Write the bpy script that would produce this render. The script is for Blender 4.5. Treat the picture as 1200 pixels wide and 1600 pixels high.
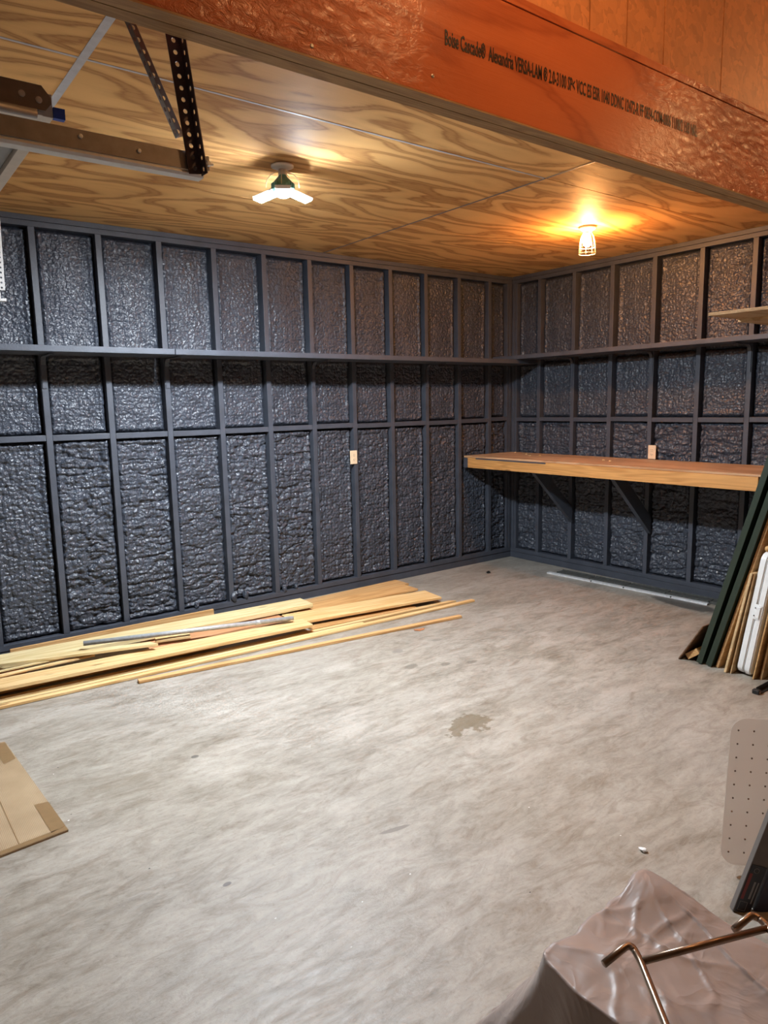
import bpy, bmesh, math, random
import numpy as np
from mathutils import Vector, Matrix, Euler
random.seed(7)
for o in list(bpy.data.objects):
    bpy.data.objects.remove(o)
SC = bpy.context.scene
COL = SC.collection

# ------------------------------------------------------------------ camera
cam_d = bpy.data.cameras.new('camera')
cam = bpy.data.objects.new('camera', cam_d)
COL.objects.link(cam)
cam_d.sensor_fit = 'HORIZONTAL'
cam_d.sensor_width = 36.0
cam_d.lens = 1115.3 / 1200 * 36.0
cam_d.clip_start = 0.05
cam_d.clip_end = 60
yaw, pitch, roll = 0.6453, -0.1501, -0.0203
fwd = Vector((math.sin(yaw) * math.cos(pitch), math.cos(yaw) * math.cos(pitch), math.sin(pitch)))
rgt = Vector((math.cos(yaw), -math.sin(yaw), 0))
upv = rgt.cross(fwd)
r2 = rgt * math.cos(roll) + upv * math.sin(roll)
u2 = upv * math.cos(roll) - rgt * math.sin(roll)
M = Matrix(((r2.x, u2.x, -fwd.x, -5.4563), (r2.y, u2.y, -fwd.y, -5.0595),
            (r2.z, u2.z, -fwd.z, 1.6076), (0, 0, 0, 1)))
cam.matrix_world = M
SC.camera = cam

# ------------------------------------------------------------------ world and exposure
w = bpy.data.worlds.new('night'); SC.world = w
w.use_nodes = True
w.node_tree.nodes['Background'].inputs[0].default_value = (0.9, 0.75, 0.6, 1)
w.node_tree.nodes['Background'].inputs[1].default_value = 0.015
SC.view_settings.view_transform = 'Standard'
SC.view_settings.look = 'None'
SC.view_settings.exposure = 0.0
SC.view_settings.gamma = 1.0
SC.view_settings.use_curve_mapping = False
LED_STRENGTH = 2700.0      # cool three-panel lamp over the bay
WARM_STRENGTH = 1400.0      # caged bulb by the right wall
NEAR_STRENGTH = 480.0      # two bare bulbs on the camera's side of the beam
LED_COL = (0.83, 0.92, 1.0)
WARM_COL = (1.0, 0.43, 0.13)

CEIL = 2.822
BEAM_Y0, BEAM_Y1 = -3.455, -3.366
X_END = -7.6

# ------------------------------------------------------------------ material helpers
def new_mat(name):
    m = bpy.data.materials.new(name); m.use_nodes = True
    nt = m.node_tree
    for n in list(nt.nodes): nt.nodes.remove(n)
    out = nt.nodes.new('ShaderNodeOutputMaterial')
    b = nt.nodes.new('ShaderNodeBsdfPrincipled')
    nt.links.new(b.outputs[0], out.inputs[0])
    return m, nt, b

def N(nt, kind, **kw):
    n = nt.nodes.new(kind)
    for k, v in kw.items():
        if k.startswith('i_'):
            n.inputs[k[2:].replace('_', ' ')].default_value = v
        else:
            setattr(n, k, v)
    return n

def ramp(nt, stops):
    r = nt.nodes.new('ShaderNodeValToRGB')
    el = r.color_ramp.elements
    while len(el) > 1: el.remove(el[-1])
    el[0].position, el[0].color = stops[0][0], tuple(stops[0][1]) + (1,)
    for p, c in stops[1:]:
        e = el.new(p); e.color = tuple(c) + (1,)
    return r

def coords(nt, scale=(1, 1, 1), rand=False, loc=(0, 0, 0)):
    t = nt.nodes.new('ShaderNodeTexCoord')
    src = t.outputs['Object']
    if rand:
        oi = nt.nodes.new('ShaderNodeObjectInfo')
        vm = nt.nodes.new('ShaderNodeVectorMath'); vm.operation = 'MULTIPLY_ADD'
        cmb = nt.nodes.new('ShaderNodeCombineXYZ')
        for i in range(3): nt.links.new(oi.outputs['Random'], cmb.inputs[i])
        nt.links.new(cmb.outputs[0], vm.inputs[0])
        vm.inputs[1].default_value = (37.0, 19.0, 23.0)
        nt.links.new(src, vm.inputs[2])
        src = vm.outputs[0]
    mp = nt.nodes.new('ShaderNodeMapping')
    mp.inputs['Scale'].default_value = scale
    mp.inputs['Location'].default_value = loc
    nt.links.new(src, mp.inputs[0])
    return mp.outputs[0]

def noise(nt, vec, scale, detail=3, rough=0.55, dist=0.0):
    n = nt.nodes.new('ShaderNodeTexNoise')
    n.inputs['Scale'].default_value = scale
    n.inputs['Detail'].default_value = detail
    n.inputs['Roughness'].default_value = rough
    n.inputs['Distortion'].default_value = dist
    nt.links.new(vec, n.inputs['Vector'])
    return n.outputs['Fac']

def math_(nt, op, a, b=None, c=None, clamp=False):
    n = nt.nodes.new('ShaderNodeMath'); n.operation = op; n.use_clamp = clamp
    for i, v in enumerate((a, b, c)):
        if v is None: continue
        if isinstance(v, (int, float)): n.inputs[i].default_value = v
        else: nt.links.new(v, n.inputs[i])
    return n.outputs[0]

def mix(nt, fac, a, b, mode='MIX'):
    n = nt.nodes.new('ShaderNodeMix'); n.data_type = 'RGBA'; n.blend_type = mode
    for idx, v in ((0, fac), (6, a), (7, b)):
        if isinstance(v, (int, float)): n.inputs[idx].default_value = v
        elif isinstance(v, tuple): n.inputs[idx].default_value = v + (1,) if len(v) == 3 else v
        else: nt.links.new(v, n.inputs[idx])
    return n.outputs[2]

def bump(nt, b, h, dist, strength=1.0):
    n = nt.nodes.new('ShaderNodeBump')
    n.inputs['Strength'].default_value = strength
    n.inputs['Distance'].default_value = dist
    nt.links.new(h, n.inputs['Height'])
    nt.links.new(n.outputs[0], b.inputs['Normal'])

def plain(name, col, rough=0.5, metal=0.0, var=0.12, vscale=25, bmp=0.0, spec=0.5):
    m, nt, b = new_mat(name)
    v = coords(nt)
    f = noise(nt, v, vscale, 4)
    d = tuple(c * (1 - var) for c in col); l = tuple(min(1, c * (1 + var)) for c in col)
    r = ramp(nt, [(0.3, d), (0.7, l)])
    nt.links.new(f, r.inputs[0]); nt.links.new(r.outputs[0], b.inputs['Base Color'])
    b.inputs['Roughness'].default_value = rough
    b.inputs['Metallic'].default_value = metal
    b.inputs['Specular IOR Level'].default_value = spec
    if bmp: bump(nt, b, noise(nt, v, vscale * 4, 4), bmp)
    return m

def emis(name, col, s):
    m, nt, b = new_mat(name)
    b.inputs['Base Color'].default_value = (0.8, 0.8, 0.8, 1)
    b.inputs['Emission Color'].default_value = tuple(col) + (1,)
    b.inputs['Emission Strength'].default_value = s
    return m

def slate(name, rough, fine, col=(0.046, 0.050, 0.062)):
    m, nt, b = new_mat(name)
    v = coords(nt)
    f = noise(nt, v, 9, 5)
    r = ramp(nt, [(0.3, tuple(c * 0.85 for c in col)), (0.7, tuple(c * 1.18 for c in col))])
    nt.links.new(f, r.inputs[0]); nt.links.new(r.outputs[0], b.inputs['Base Color'])
    b.inputs['Roughness'].default_value = rough
    b.inputs['Specular IOR Level'].default_value = 0.5
    if fine[0] > 200:
        vo = nt.nodes.new('ShaderNodeTexVoronoi'); vo.feature = 'SMOOTH_F1'; vo.inputs['Scale'].default_value = 85
        nt.links.new(v, vo.inputs['Vector'])
        h = math_(nt, 'MULTIPLY', vo.outputs['Distance'], -1.0)
        bump(nt, b, h, 0.006)
    else:
        bump(nt, b, noise(nt, v, fine[0], 3, 0.6), fine[1])
    return m

def sawn(name, c1, c2, knots=True, rough=0.6, gscale=1.0, spec=0.4):
    """softwood with grain along local x"""
    m, nt, b = new_mat(name)
    v = coords(nt, (1, 1, 1), rand=True)
    vg = coords(nt, (0.5 * gscale, 9 * gscale, 9 * gscale), rand=True)
    big = noise(nt, vg, 1.6, 2, 0.5, 0.4)
    rings = math_(nt, 'SINE', math_(nt, 'MULTIPLY', big, 46.0))
    rings = math_(nt, 'MULTIPLY_ADD', rings, 0.5, 0.5)
    fib = noise(nt, coords(nt, (4, 160, 160), rand=True), 1.0, 3, 0.6)
    blot = noise(nt, v, 1.8, 3)
    f = math_(nt, 'ADD', math_(nt, 'MULTIPLY', rings, 0.45), math_(nt, 'MULTIPLY', fib, 0.35))
    f = math_(nt, 'ADD', f, math_(nt, 'MULTIPLY', blot, 0.3))
    r = ramp(nt, [(0.25, c1), (0.55, tuple((a + d) / 2 for a, d in zip(c1, c2))), (0.85, c2)])
    nt.links.new(f, r.inputs[0])
    col = r.outputs[0]
    if knots:
        vo = nt.nodes.new('ShaderNodeTexVoronoi')
        vo.inputs['Scale'].default_value = 1.0
        nt.links.new(coords(nt, (2.2, 8, 8), rand=True), vo.inputs['Vector'])
        k = ramp(nt, [(0.05, (1, 1, 1)), (0.11, (0, 0, 0))])
        nt.links.new(vo.outputs['Distance'], k.inputs[0])
        col = mix(nt, math_(nt, 'MULTIPLY', k.outputs[0], 0.75), col, tuple(c * 0.35 for c in c2))
    oi = nt.nodes.new('ShaderNodeObjectInfo')
    tint = ramp(nt, [(0.0, (0.80, 0.76, 0.70)), (0.5, (1, 1, 1)), (1.0, (1.0, 0.93, 0.84))])
    nt.links.new(oi.outputs['Random'], tint.inputs[0])
    col = mix(nt, 1.0, col, tint.outputs[0], 'MULTIPLY')
    nt.links.new(col, b.inputs['Base Color'])
    b.inputs['Roughness'].default_value = rough
    b.inputs['Specular IOR Level'].default_value = spec
    bump(nt, b, fib, 0.0006)
    return m

def rotary_ply(name, light, dark, lines=34.0, rough=0.5, spec=0.4, scale=(0.55, 3.0, 3.0)):
    """plywood face veneer: contour-like cathedral grain running along local x"""
    m, nt, b = new_mat(name)
    vg = coords(nt, scale, rand=True)
    f0 = noise(nt, vg, 1.0, 2.5, 0.5, 0.35)
    wob = noise(nt, coords(nt, (3.5, 14, 14), rand=True), 1.0, 3, 0.6)
    f0 = math_(nt, 'ADD', f0, math_(nt, 'MULTIPLY', wob, 0.035))
    s = math_(nt, 'SINE', math_(nt, 'MULTIPLY', f0, lines * 2.0))
    s = math_(nt, 'MULTIPLY_ADD', s, 0.5, 0.5)
    fib = noise(nt, coords(nt, (5, 120, 120), rand=True), 1.0, 3, 0.65)
    mid = tuple((a * 0.75 + d * 0.25) for a, d in zip(light, dark))
    r = ramp(nt, [(0.0, light), (0.58, mid), (0.86, dark), (1.0, tuple(a * 0.5 + d * 0.5 for a, d in zip(mid, dark)))])
    nt.links.new(math_(nt, 'ADD', s, math_(nt, 'MULTIPLY_ADD', fib, 0.5, -0.25)), r.inputs[0])
    blot = ramp(nt, [(0.3, (0.86, 0.84, 0.82)), (0.7, (1, 1, 1))])
    nt.links.new(noise(nt, coords(nt, (1, 2, 2), rand=True), 1.4, 4), blot.inputs[0])
    c = mix(nt, 1.0, r.outputs[0], blot.outputs[0], 'MULTIPLY')
    nt.links.new(c, b.inputs['Base Color'])
    b.inputs['Roughness'].default_value = rough
    b.inputs['Specular IOR Level'].default_value = spec
    bump(nt, b, math_(nt, 'ADD', fib, math_(nt, 'MULTIPLY', s, 0.5)), 0.0008)
    return m

# ------------------------------------------------------------------ geometry helpers
def link(o, parent=None):
    COL.objects.link(o)
    if parent is not None: o.parent = parent
    return o

def mobj(name, verts, faces, mat=None, parent=None, local=False, smooth=False):
    if parent is not None and not local:
        l = parent.location
        verts = [(v[0] - l.x, v[1] - l.y, v[2] - l.z) for v in verts]
    me = bpy.data.meshes.new(name)
    me.from_pydata([tuple(v) for v in verts], [], faces)
    me.update()
    if mat: me.materials.append(mat)
    if smooth: me.polygons.foreach_set('use_smooth', [True] * len(me.polygons))
    return link(bpy.data.objects.new(name, me), parent)

def bobj(name, bm, mat=None, parent=None, smooth=False, loc=None):
    me = bpy.data.meshes.new(name)
    bmesh.ops.recalc_face_normals(bm, faces=bm.faces[:])
    bm.to_mesh(me); bm.free()
    if mat: me.materials.append(mat)
    if smooth:
        for p in me.polygons: p.use_smooth = True
    o = link(bpy.data.objects.new(name, me), parent)
    if loc: o.location = loc
    return o

def bx(bm, x0, x1, y0, y1, z0, z1, bev=0.0, mat=None):
    r = bmesh.ops.create_cube(bm, size=1.0)
    vs = r['verts']
    for v in vs:
        v.co = Vector(((x0 + x1) / 2 + v.co.x * (x1 - x0), (y0 + y1) / 2 + v.co.y * (y1 - y0), (z0 + z1) / 2 + v.co.z * (z1 - z0)))
    if mat is not None:
        for v in vs: v.co = mat @ v.co
    if bev:
        ed = list({e for v in vs for e in v.link_edges})
        bmesh.ops.bevel(bm, geom=ed, offset=bev, segments=2, affect='EDGES', profile=0.5)
    return vs

def box(name, x0, x1, y0, y1, z0, z1, mat, parent=None, bev=0.002, center=True):
    """axis box; object origin at its own centre so grain runs in local space"""
    bm = bmesh.new()
    cx, cy, cz = (x0 + x1) / 2, (y0 + y1) / 2, (z0 + z1) / 2
    bx(bm, x0 - cx, x1 - cx, y0 - cy, y1 - cy, z0 - cz, z1 - cz, bev)
    o = bobj(name, bm, mat, parent)
    o.location = (cx, cy, cz)
    if parent is not None: o.location = Vector((cx, cy, cz)) - parent.location
    return o

def tube_bm(bm, pts, rad, seg=10, caps=True):
    pts = [Vector(p) for p in pts]
    rings = []
    n = len(pts)
    up = None
    for i, p in enumerate(pts):
        if i == 0: d = pts[1] - p
        elif i == n - 1: d = p - pts[-2]
        else: d = (pts[i + 1] - p).normalized() + (p - pts[i - 1]).normalized()
        d.normalize()
        if up is None:
            a = Vector((0, 0, 1)) if abs(d.z) < 0.9 else Vector((1, 0, 0))
            up = (a - d * a.dot(d)).normalized()
        else:
            up = (up - d * up.dot(d)).normalized()
        s = d.cross(up)
        rr = rad[i] if isinstance(rad, (list, tuple)) else rad
        rings.append([bm.verts.new(p + up * math.cos(t) * rr + s * math.sin(t) * rr) for t in [2 * math.pi * k / seg for k in range(seg)]])
    for a, b in zip(rings, rings[1:]):
        for k in range(seg):
            bm.faces.new((a[k], a[(k + 1) % seg], b[(k + 1) % seg], b[k]))
    if caps:
        bm.faces.new(rings[0][::-1]); bm.faces.new(rings[-1])

def smooth_path(pts, k=6):
    """rounds the corners of a polyline"""
    pts = [Vector(p) for p in pts]
    out = [pts[0]]
    for i in range(1, len(pts) - 1):
        a, b, c = pts[i - 1], pts[i], pts[i + 1]
        r = min((a - b).length, (c - b).length, 0.045) * 0.5
        p0 = b + (a - b).normalized() * r; p1 = b + (c - b).normalized() * r
        for j in range(k + 1):
            t = j / k
            out.append((1 - t) ** 2 * p0 + 2 * t * (1 - t) * b + t * t * p1)
    out.append(pts[-1])
    return out

def lathe_bm(bm, prof, seg=24, c=(0, 0, 0), sx=1, sy=1):
    rings = []
    for r, z in prof:
        rings.append([bm.verts.new((c[0] + r * sx * math.cos(2 * math.pi * k / seg), c[1] + r * sy * math.sin(2 * math.pi * k / seg), c[2] + z)) for k in range(seg)])
    for a, b in zip(rings, rings[1:]):
        for k in range(seg):
            bm.faces.new((a[k], a[(k + 1) % seg], b[(k + 1) % seg], b[k]))
    bm.faces.new(rings[0][::-1]); bm.faces.new(rings[-1])

def thing(name, label, cat, loc=(0, 0, 0), rot=None, group=None):
    o = bpy.data.objects.new(name, None); COL.objects.link(o)
    o.location = loc
    o.empty_display_size = 0.05
    if rot: o.rotation_euler = rot
    o['label'] = label; o['category'] = cat
    if group: o['group'] = group
    return o

def tag(o, label, cat, group=None, kind=None):
    o['label'] = label; o['category'] = cat
    if group: o['group'] = group
    if kind: o['kind'] = kind
    return o

def struct(o, label=None):
    o['kind'] = 'structure'
    if label:
        o['label'] = label
    return o

# ------------------------------------------------------------------ noise in numpy
def _hash(ix, iy, s):
    n = (ix.astype(np.int64) * 374761393 + iy.astype(np.int64) * 668265263 + s * 982451653) & 0x7fffffff
    n = ((n ^ (n >> 13)) * 1274126177) & 0x7fffffff
    n = (n ^ (n >> 16)) & 0xffffff
    return n / float(0xffffff)

def vnoise(x, y, s=0):
    ix, iy = np.floor(x), np.floor(y)
    fx, fy = x - ix, y - iy
    ux, uy = fx * fx * (3 - 2 * fx), fy * fy * (3 - 2 * fy)
    a = _hash(ix, iy, s); b = _hash(ix + 1, iy, s); c = _hash(ix, iy + 1, s); d = _hash(ix + 1, iy + 1, s)
    return (a * (1 - ux) + b * ux) * (1 - uy) + (c * (1 - ux) + d * ux) * uy

def fbm(x, y, s=0, o=3):
    v = 0; a = 0.5; t = 0
    for i in range(o):
        v = v + a * vnoise(x * 2 ** i, y * 2 ** i, s + i * 17); t += a; a *= 0.5
    return v / t

def worley(x, y, s=0):
    ix, iy = np.floor(x), np.floor(y)
    best = np.full(x.shape, 9.0)
    for dx in (-1, 0, 1):
        for dy in (-1, 0, 1):
            cx, cy = ix + dx, iy + dy
            px = cx + 0.15 + 0.7 * _hash(cx, cy, s); py = cy + 0.15 + 0.7 * _hash(cx, cy, s + 5)
            best = np.minimum(best, (x - px) ** 2 + (y - py) ** 2)
    return np.sqrt(best)

# ------------------------------------------------------------------ materials
M_FOAM = slate('sprayed_foam_paint', 0.36, (260, 0.0012), (0.047, 0.054, 0.071))
M_STUD = slate('painted_stud', 0.5, (90, 0.0010), (0.055, 0.062, 0.080))
M_SHEATH = slate('painted_sheathing', 0.6, (60, 0.001), (0.03, 0.033, 0.04))
M_CEILPLY = rotary_ply('ceiling_plywood', (0.80, 0.47, 0.185), (0.43, 0.205, 0.070), 36, 0.62, 0.13, (0.55, 1.9, 1.9))
M_LVL = rotary_ply('laminated_beam_face', (0.54, 0.145, 0.052), (0.38, 0.085, 0.028), 26, 0.36, 0.55, (0.5, 2.2, 2.2))
def lvl_wear(m):
    nt = m.node_tree; b = [n for n in nt.nodes if n.type == 'BSDF_PRINCIPLED'][0]
    old = b.inputs['Normal'].links[0].from_node
    v = coords(nt); sep = nt.nodes.new('ShaderNodeSeparateXYZ'); nt.links.new(v, sep.inputs[0])
    def bell(c, w_):
        d = math_(nt, 'DIVIDE', math_(nt, 'SUBTRACT', sep.outputs[0], c), w_)
        return math_(nt, 'POWER', 2.718, math_(nt, 'MULTIPLY', math_(nt, 'MULTIPLY', d, d), -1.0))
    msk = math_(nt, 'ADD', bell(1.45, 0.55), bell(-0.70, 0.30), clamp=True)
    n1 = noise(nt, coords(nt, (22, 22, 40)), 1.0, 5, 0.65, 0.8)
    h = math_(nt, 'MULTIPLY', math_(nt, 'MULTIPLY', n1, msk), 1.0)
    bp = nt.nodes.new('ShaderNodeBump'); bp.inputs['Distance'].default_value = 0.012
    nt.links.new(h, bp.inputs['Height']); nt.links.new(old.outputs[0], bp.inputs['Normal'])
    nt.links.new(bp.outputs[0], b.inputs['Normal'])
    b.inputs['Roughness'].default_value = 0.30
lvl_wear(M_LVL)
M_LVLEDGE = sawn('laminated_beam_edge', (0.50, 0.31, 0.145), (0.34, 0.19, 0.085), knots=False, gscale=2)
M_BENCHPLY = rotary_ply('bench_plywood', (0.58, 0.37, 0.21), (0.42, 0.24, 0.12), 18, 0.5, 0.35)
M_PLY = rotary_ply('sheet_plywood', (0.62, 0.42, 0.22), (0.45, 0.26, 0.11), 20, 0.55, 0.3)
M_PINE = sawn('pine_board', (0.80, 0.58, 0.30), (0.62, 0.38, 0.15))
M_PINE_PALE = sawn('pale_pine_board', (0.80, 0.66, 0.38), (0.62, 0.47, 0.22))
M_CEDAR = sawn('reddish_board', (0.72, 0.40, 0.22), (0.55, 0.26, 0.12))
M_OAK = sawn('honey_board', (0.70, 0.44, 0.20), (0.52, 0.28, 0.10), knots=False)
M_RAIL = sawn('bench_rail_pine', (0.72, 0.385, 0.13), (0.50, 0.24, 0.07))
M_TAN = sawn('tan_shaded_board', (0.50, 0.30, 0.14), (0.34, 0.19, 0.08), knots=False)  # tan wood darkened, shade among the leaning boards put into the colour
M_BROWN = sawn('dark_brown_board', (0.20, 0.11, 0.06), (0.11, 0.06, 0.03), knots=False)
M_STEEL = plain('galvanised_steel', (0.30, 0.27, 0.25), 0.42, 0.8, 0.12, 30)
M_STEELD = plain('steel_dark_reflection', (0.10, 0.075, 0.08), 0.45, 0.5, 0.12, 30)  # hanger steel, its dark reflections put into the base colour
M_STEELW = plain('bright_galvanised_steel', (0.68, 0.68, 0.67), 0.4, 0.6, 0.08, 30)
M_PIPE = plain('conduit_steel', (0.50, 0.51, 0.52), 0.38, 0.35, 0.15, 40)
M_DOORP = plain('garage_door_paint', (0.30, 0.31, 0.32), 0.5, 0.0, 0.05)
M_DOORW = plain('garage_door_edge', (0.62, 0.58, 0.53), 0.5, 0.0, 0.05)
M_TAPEB = plain('blue_tape', (0.02, 0.07, 0.40), 0.5)
M_BEIGE = plain('almond_plastic', (0.78, 0.62, 0.42), 0.35, 0, 0.03)
M_SLOT = plain('slot_black', (0.02, 0.02, 0.02), 0.6)
M_WHITE = plain('white_plastic', (0.82, 0.82, 0.80), 0.4, 0, 0.03)
M_SEAMG = plain('seam_grey', (0.50, 0.50, 0.53), 0.5, 0.0, 0.1)
M_GREEN = plain('dark_green_paint', (0.018, 0.030, 0.018), 0.45, 0, 0.1)
M_BLACK = plain('black_paint', (0.012, 0.012, 0.012), 0.5)
M_GREYCH = plain('weathered_vinyl', (0.07, 0.072, 0.066), 0.6, 0.0, 0.4, 40)
M_SEAMD = plain('seam_dark', (0.16, 0.15, 0.15), 0.5, 0.0, 0.1)
M_ALU = plain('white_aluminium', (0.75, 0.76, 0.77), 0.4, 0.3, 0.15, 30)
M_PORC = plain('lamp_porcelain', (0.75, 0.72, 0.68), 0.3, 0, 0.03)
M_TEAL = plain('lamp_heat_sink', (0.16, 0.36, 0.33), 0.4, 0.3, 0.05)
M_BRONZE = plain('bronze_tube', (0.30, 0.22, 0.16), 0.28, 0.85, 0.1)
M_LED = emis('led_face', LED_COL, LED_STRENGTH)
M_BULB = emis('warm_bulb_glass', WARM_COL, WARM_STRENGTH)
M_BULB2 = emis('bare_bulb_glass', (1.0, 0.56, 0.24), NEAR_STRENGTH)
M_CAGE = plain('cream_cage_wire', (0.85, 0.78, 0.62), 0.4)
M_GYP = plain('far_wall_board', (0.30, 0.25, 0.20), 0.7)

def concrete():
    m, nt, b = new_mat('concrete_slab')
    v = coords(nt)
    # trowel streaks run roughly across the room
    mp = nt.nodes.new('ShaderNodeMapping')
    mp.inputs['Rotation'].default_value = (0, 0, math.radians(-18))
    mp.inputs['Scale'].default_value = (1.0, 2.6, 1)
    nt.links.new(v, mp.inputs[0])
    st = mp.outputs[0]
    a = noise(nt, st, 2.1, 6, 0.62, 0.7)
    c = noise(nt, st, 11, 7, 0.74, 0.9)
    d = noise(nt, v, 60, 4, 0.7)
    g = noise(nt, v, 0.55, 3, 0.5)
    f = math_(nt, 'ADD', math_(nt, 'MULTIPLY', a, 0.55), math_(nt, 'MULTIPLY', c, 0.45))
    r = ramp(nt, [(0.36, (0.205, 0.180, 0.150)), (0.45, (0.285, 0.260, 0.225)), (0.53, (0.345, 0.320, 0.285)), (0.64, (0.41, 0.385, 0.35))])
    nt.links.new(f, r.inputs[0])
    cool = mix(nt, math_(nt, 'MULTIPLY_ADD', g, 1.6, -0.62, clamp=True), r.outputs[0], mix(nt, 0.6, r.outputs[0], (0.38, 0.38, 0.385)))
    sp = ramp(nt, [(0.30, (0.72, 0.70, 0.66)), (0.45, (1, 1, 1)), (1, (1.05, 1.05, 1.05))])
    nt.links.new(d, sp.inputs[0])
    col = mix(nt, 0.7, cool, sp.outputs[0], 'MULTIPLY')
    blm = ramp(nt, [(0.36, (0.74, 0.67, 0.58)), (0.50, (1, 0.965, 0.90)), (0.66, (1.10, 1.06, 0.99))])
    nt.links.new(noise(nt, st, 3.6, 7, 0.72, 1.4), blm.inputs[0])
    col = mix(nt, 0.85, col, blm.outputs[0], 'MULTIPLY')
    # stains with a shape of their own
    sep = nt.nodes.new('ShaderNodeSeparateXYZ'); nt.links.new(v, sep.inputs[0])
    wob = noise(nt, v, 9, 4, 0.7)
    def stain(cx, cy, rx, ry, ang, colr, amt, wb=0.9):
        nonlocal col
        ca, sa = math.cos(ang), math.sin(ang)
        dx = math_(nt, 'SUBTRACT', sep.outputs[0], cx); dy = math_(nt, 'SUBTRACT', sep.outputs[1], cy)
        u = math_(nt, 'DIVIDE', math_(nt, 'ADD', math_(nt, 'MULTIPLY', dx, ca), math_(nt, 'MULTIPLY', dy, sa)), rx)
        q = math_(nt, 'DIVIDE', math_(nt, 'SUBTRACT', math_(nt, 'MULTIPLY', dy, ca), math_(nt, 'MULTIPLY', dx, sa)), ry)
        l = math_(nt, 'SQRT', math_(nt, 'ADD', math_(nt, 'MULTIPLY', u, u), math_(nt, 'MULTIPLY', q, q)))
        l = math_(nt, 'ADD', l, math_(nt, 'MULTIPLY_ADD', wob, -2 * wb, wb))
        k = ramp(nt, [(0.75, (1, 1, 1)), (1.0, (0, 0, 0))])
        nt.links.new(l, k.inputs[0])
        col = mix(nt, math_(nt, 'MULTIPLY', k.outputs[0], amt), col, colr)
    for s in ((-3.07, -2.58, 0.15, 0.08, 0.3, (0.15, 0.115, 0.07), 0.75, 2.0),
              (-2.81, -1.78, 0.07, 0.04, 0.2, (0.17, 0.15, 0.12), 0.75, 1.0),
              (-2.61, -1.88, 0.04, 0.03, 0.0, (0.17, 0.15, 0.12), 0.7, 0.8),
              (-2.46, -1.96, 0.05, 0.025, 0.0, (0.17, 0.15, 0.12), 0.7, 0.8),
              (-2.69, -1.50, 0.05, 0.04, 0.0, (0.20, 0.18, 0.16), 0.6, 0.7),
              (-2.35, -1.50, 0.05, 0.03, 0.0, (0.20, 0.18, 0.15), 0.6, 0.7),
              (-1.90, -1.62, 0.07, 0.03, -0.6, (0.22, 0.18, 0.13), 0.6, 0.8),
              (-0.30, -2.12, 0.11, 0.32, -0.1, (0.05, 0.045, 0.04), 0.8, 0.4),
              (-3.93, -3.06, 0.07, 0.013, -0.2, (0.16, 0.14, 0.12), 0.75, 0.35),
              (-4.30, -2.02, 0.02, 0.015, 0.0, (0.10, 0.09, 0.08), 0.8, 0.5),
              (-4.57, -2.95, 0.018, 0.012, 0.0, (0.08, 0.07, 0.07), 0.8, 0.5)):
        stain(*s)
    nt.links.new(col, b.inputs['Base Color'])
    rr = ramp(nt, [(0.3, (0.34,) * 3), (0.7, (0.56,) * 3)])
    nt.links.new(math_(nt, 'ADD', math_(nt, 'MULTIPLY', a, 0.6), math_(nt, 'MULTIPLY', d, 0.4)), rr.inputs[0])
    nt.links.new(rr.outputs[0], b.inputs['Roughness'])
    b.inputs['Specular IOR Level'].default_value = 0.4
    h = math_(nt, 'ADD', math_(nt, 'MULTIPLY', c, 1.0), math_(nt, 'MULTIPLY', d, 0.35))
    bump(nt, b, h, 0.0022)
    return m
M_CONC = concrete()

def osb(name, base=(0.52, 0.30, 0.15)):
    m, nt, b = new_mat(name)
    v = coords(nt)
    v1 = nt.nodes.new('ShaderNodeTexVoronoi'); v1.inputs['Scale'].default_value = 30
    v1.inputs['Randomness'].default_value = 1
    ds = nt.nodes.new('ShaderNodeVectorMath'); ds.operation = 'MULTIPLY_ADD'
    nz = nt.nodes.new('ShaderNodeTexNoise'); nz.inputs['Scale'].default_value = 14
    nt.links.new(v, nz.inputs['Vector'])
    nt.links.new(nz.outputs['Color'], ds.inputs[0]); ds.inputs[1].default_value = (0.14, 0.14, 0.14)
    nt.links.new(v, ds.inputs[2]); nt.links.new(ds.outputs[0], v1.inputs['Vector'])
    sep = nt.nodes.new('ShaderNodeSeparateColor'); nt.links.new(v1.outputs['Color'], sep.inputs[0])
    r = ramp(nt, [(0.0, tuple(c * 0.8 for c in base)), (0.5, base), (1.0, tuple(min(1, c * 1.16) for c in base))])
    nt.links.new(sep.outputs[0], r.inputs[0])
    nt.links.new(r.outputs[0], b.inputs['Base Color'])
    b.inputs['Roughness'].default_value = 0.55
    bump(nt, b, math_(nt, 'ADD', sep.outputs[1], noise(nt, v, 60, 3)), 0.0015)
    return m
M_OSB = osb('strand_board', (0.52, 0.20, 0.075))
M_OSB2 = osb('strand_board_edge', (0.66, 0.46, 0.24))

def cardboard_mat():
    m, nt, b = new_mat('cardboard')
    wv = nt.nodes.new('ShaderNodeTexWave')
    wv.inputs['Scale'].default_value = 55; wv.inputs['Distortion'].default_value = 0.4
    nt.links.new(coords(nt), wv.inputs['Vector'])
    f = noise(nt, coords(nt), 6, 4)
    r = ramp(nt, [(0.3, (0.31, 0.215, 0.12)), (0.7, (0.39, 0.28, 0.165))])
    nt.links.new(f, r.inputs[0]); nt.links.new(r.outputs[0], b.inputs['Base Color'])
    b.inputs['Roughness'].default_value = 0.75
    bump(nt, b, wv.outputs['Fac'], 0.0006)
    return m
M_CARD = cardboard_mat()
M_TAPE = plain('brown_packing_tape', (0.24, 0.15, 0.07), 0.28, 0, 0.08)

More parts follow.
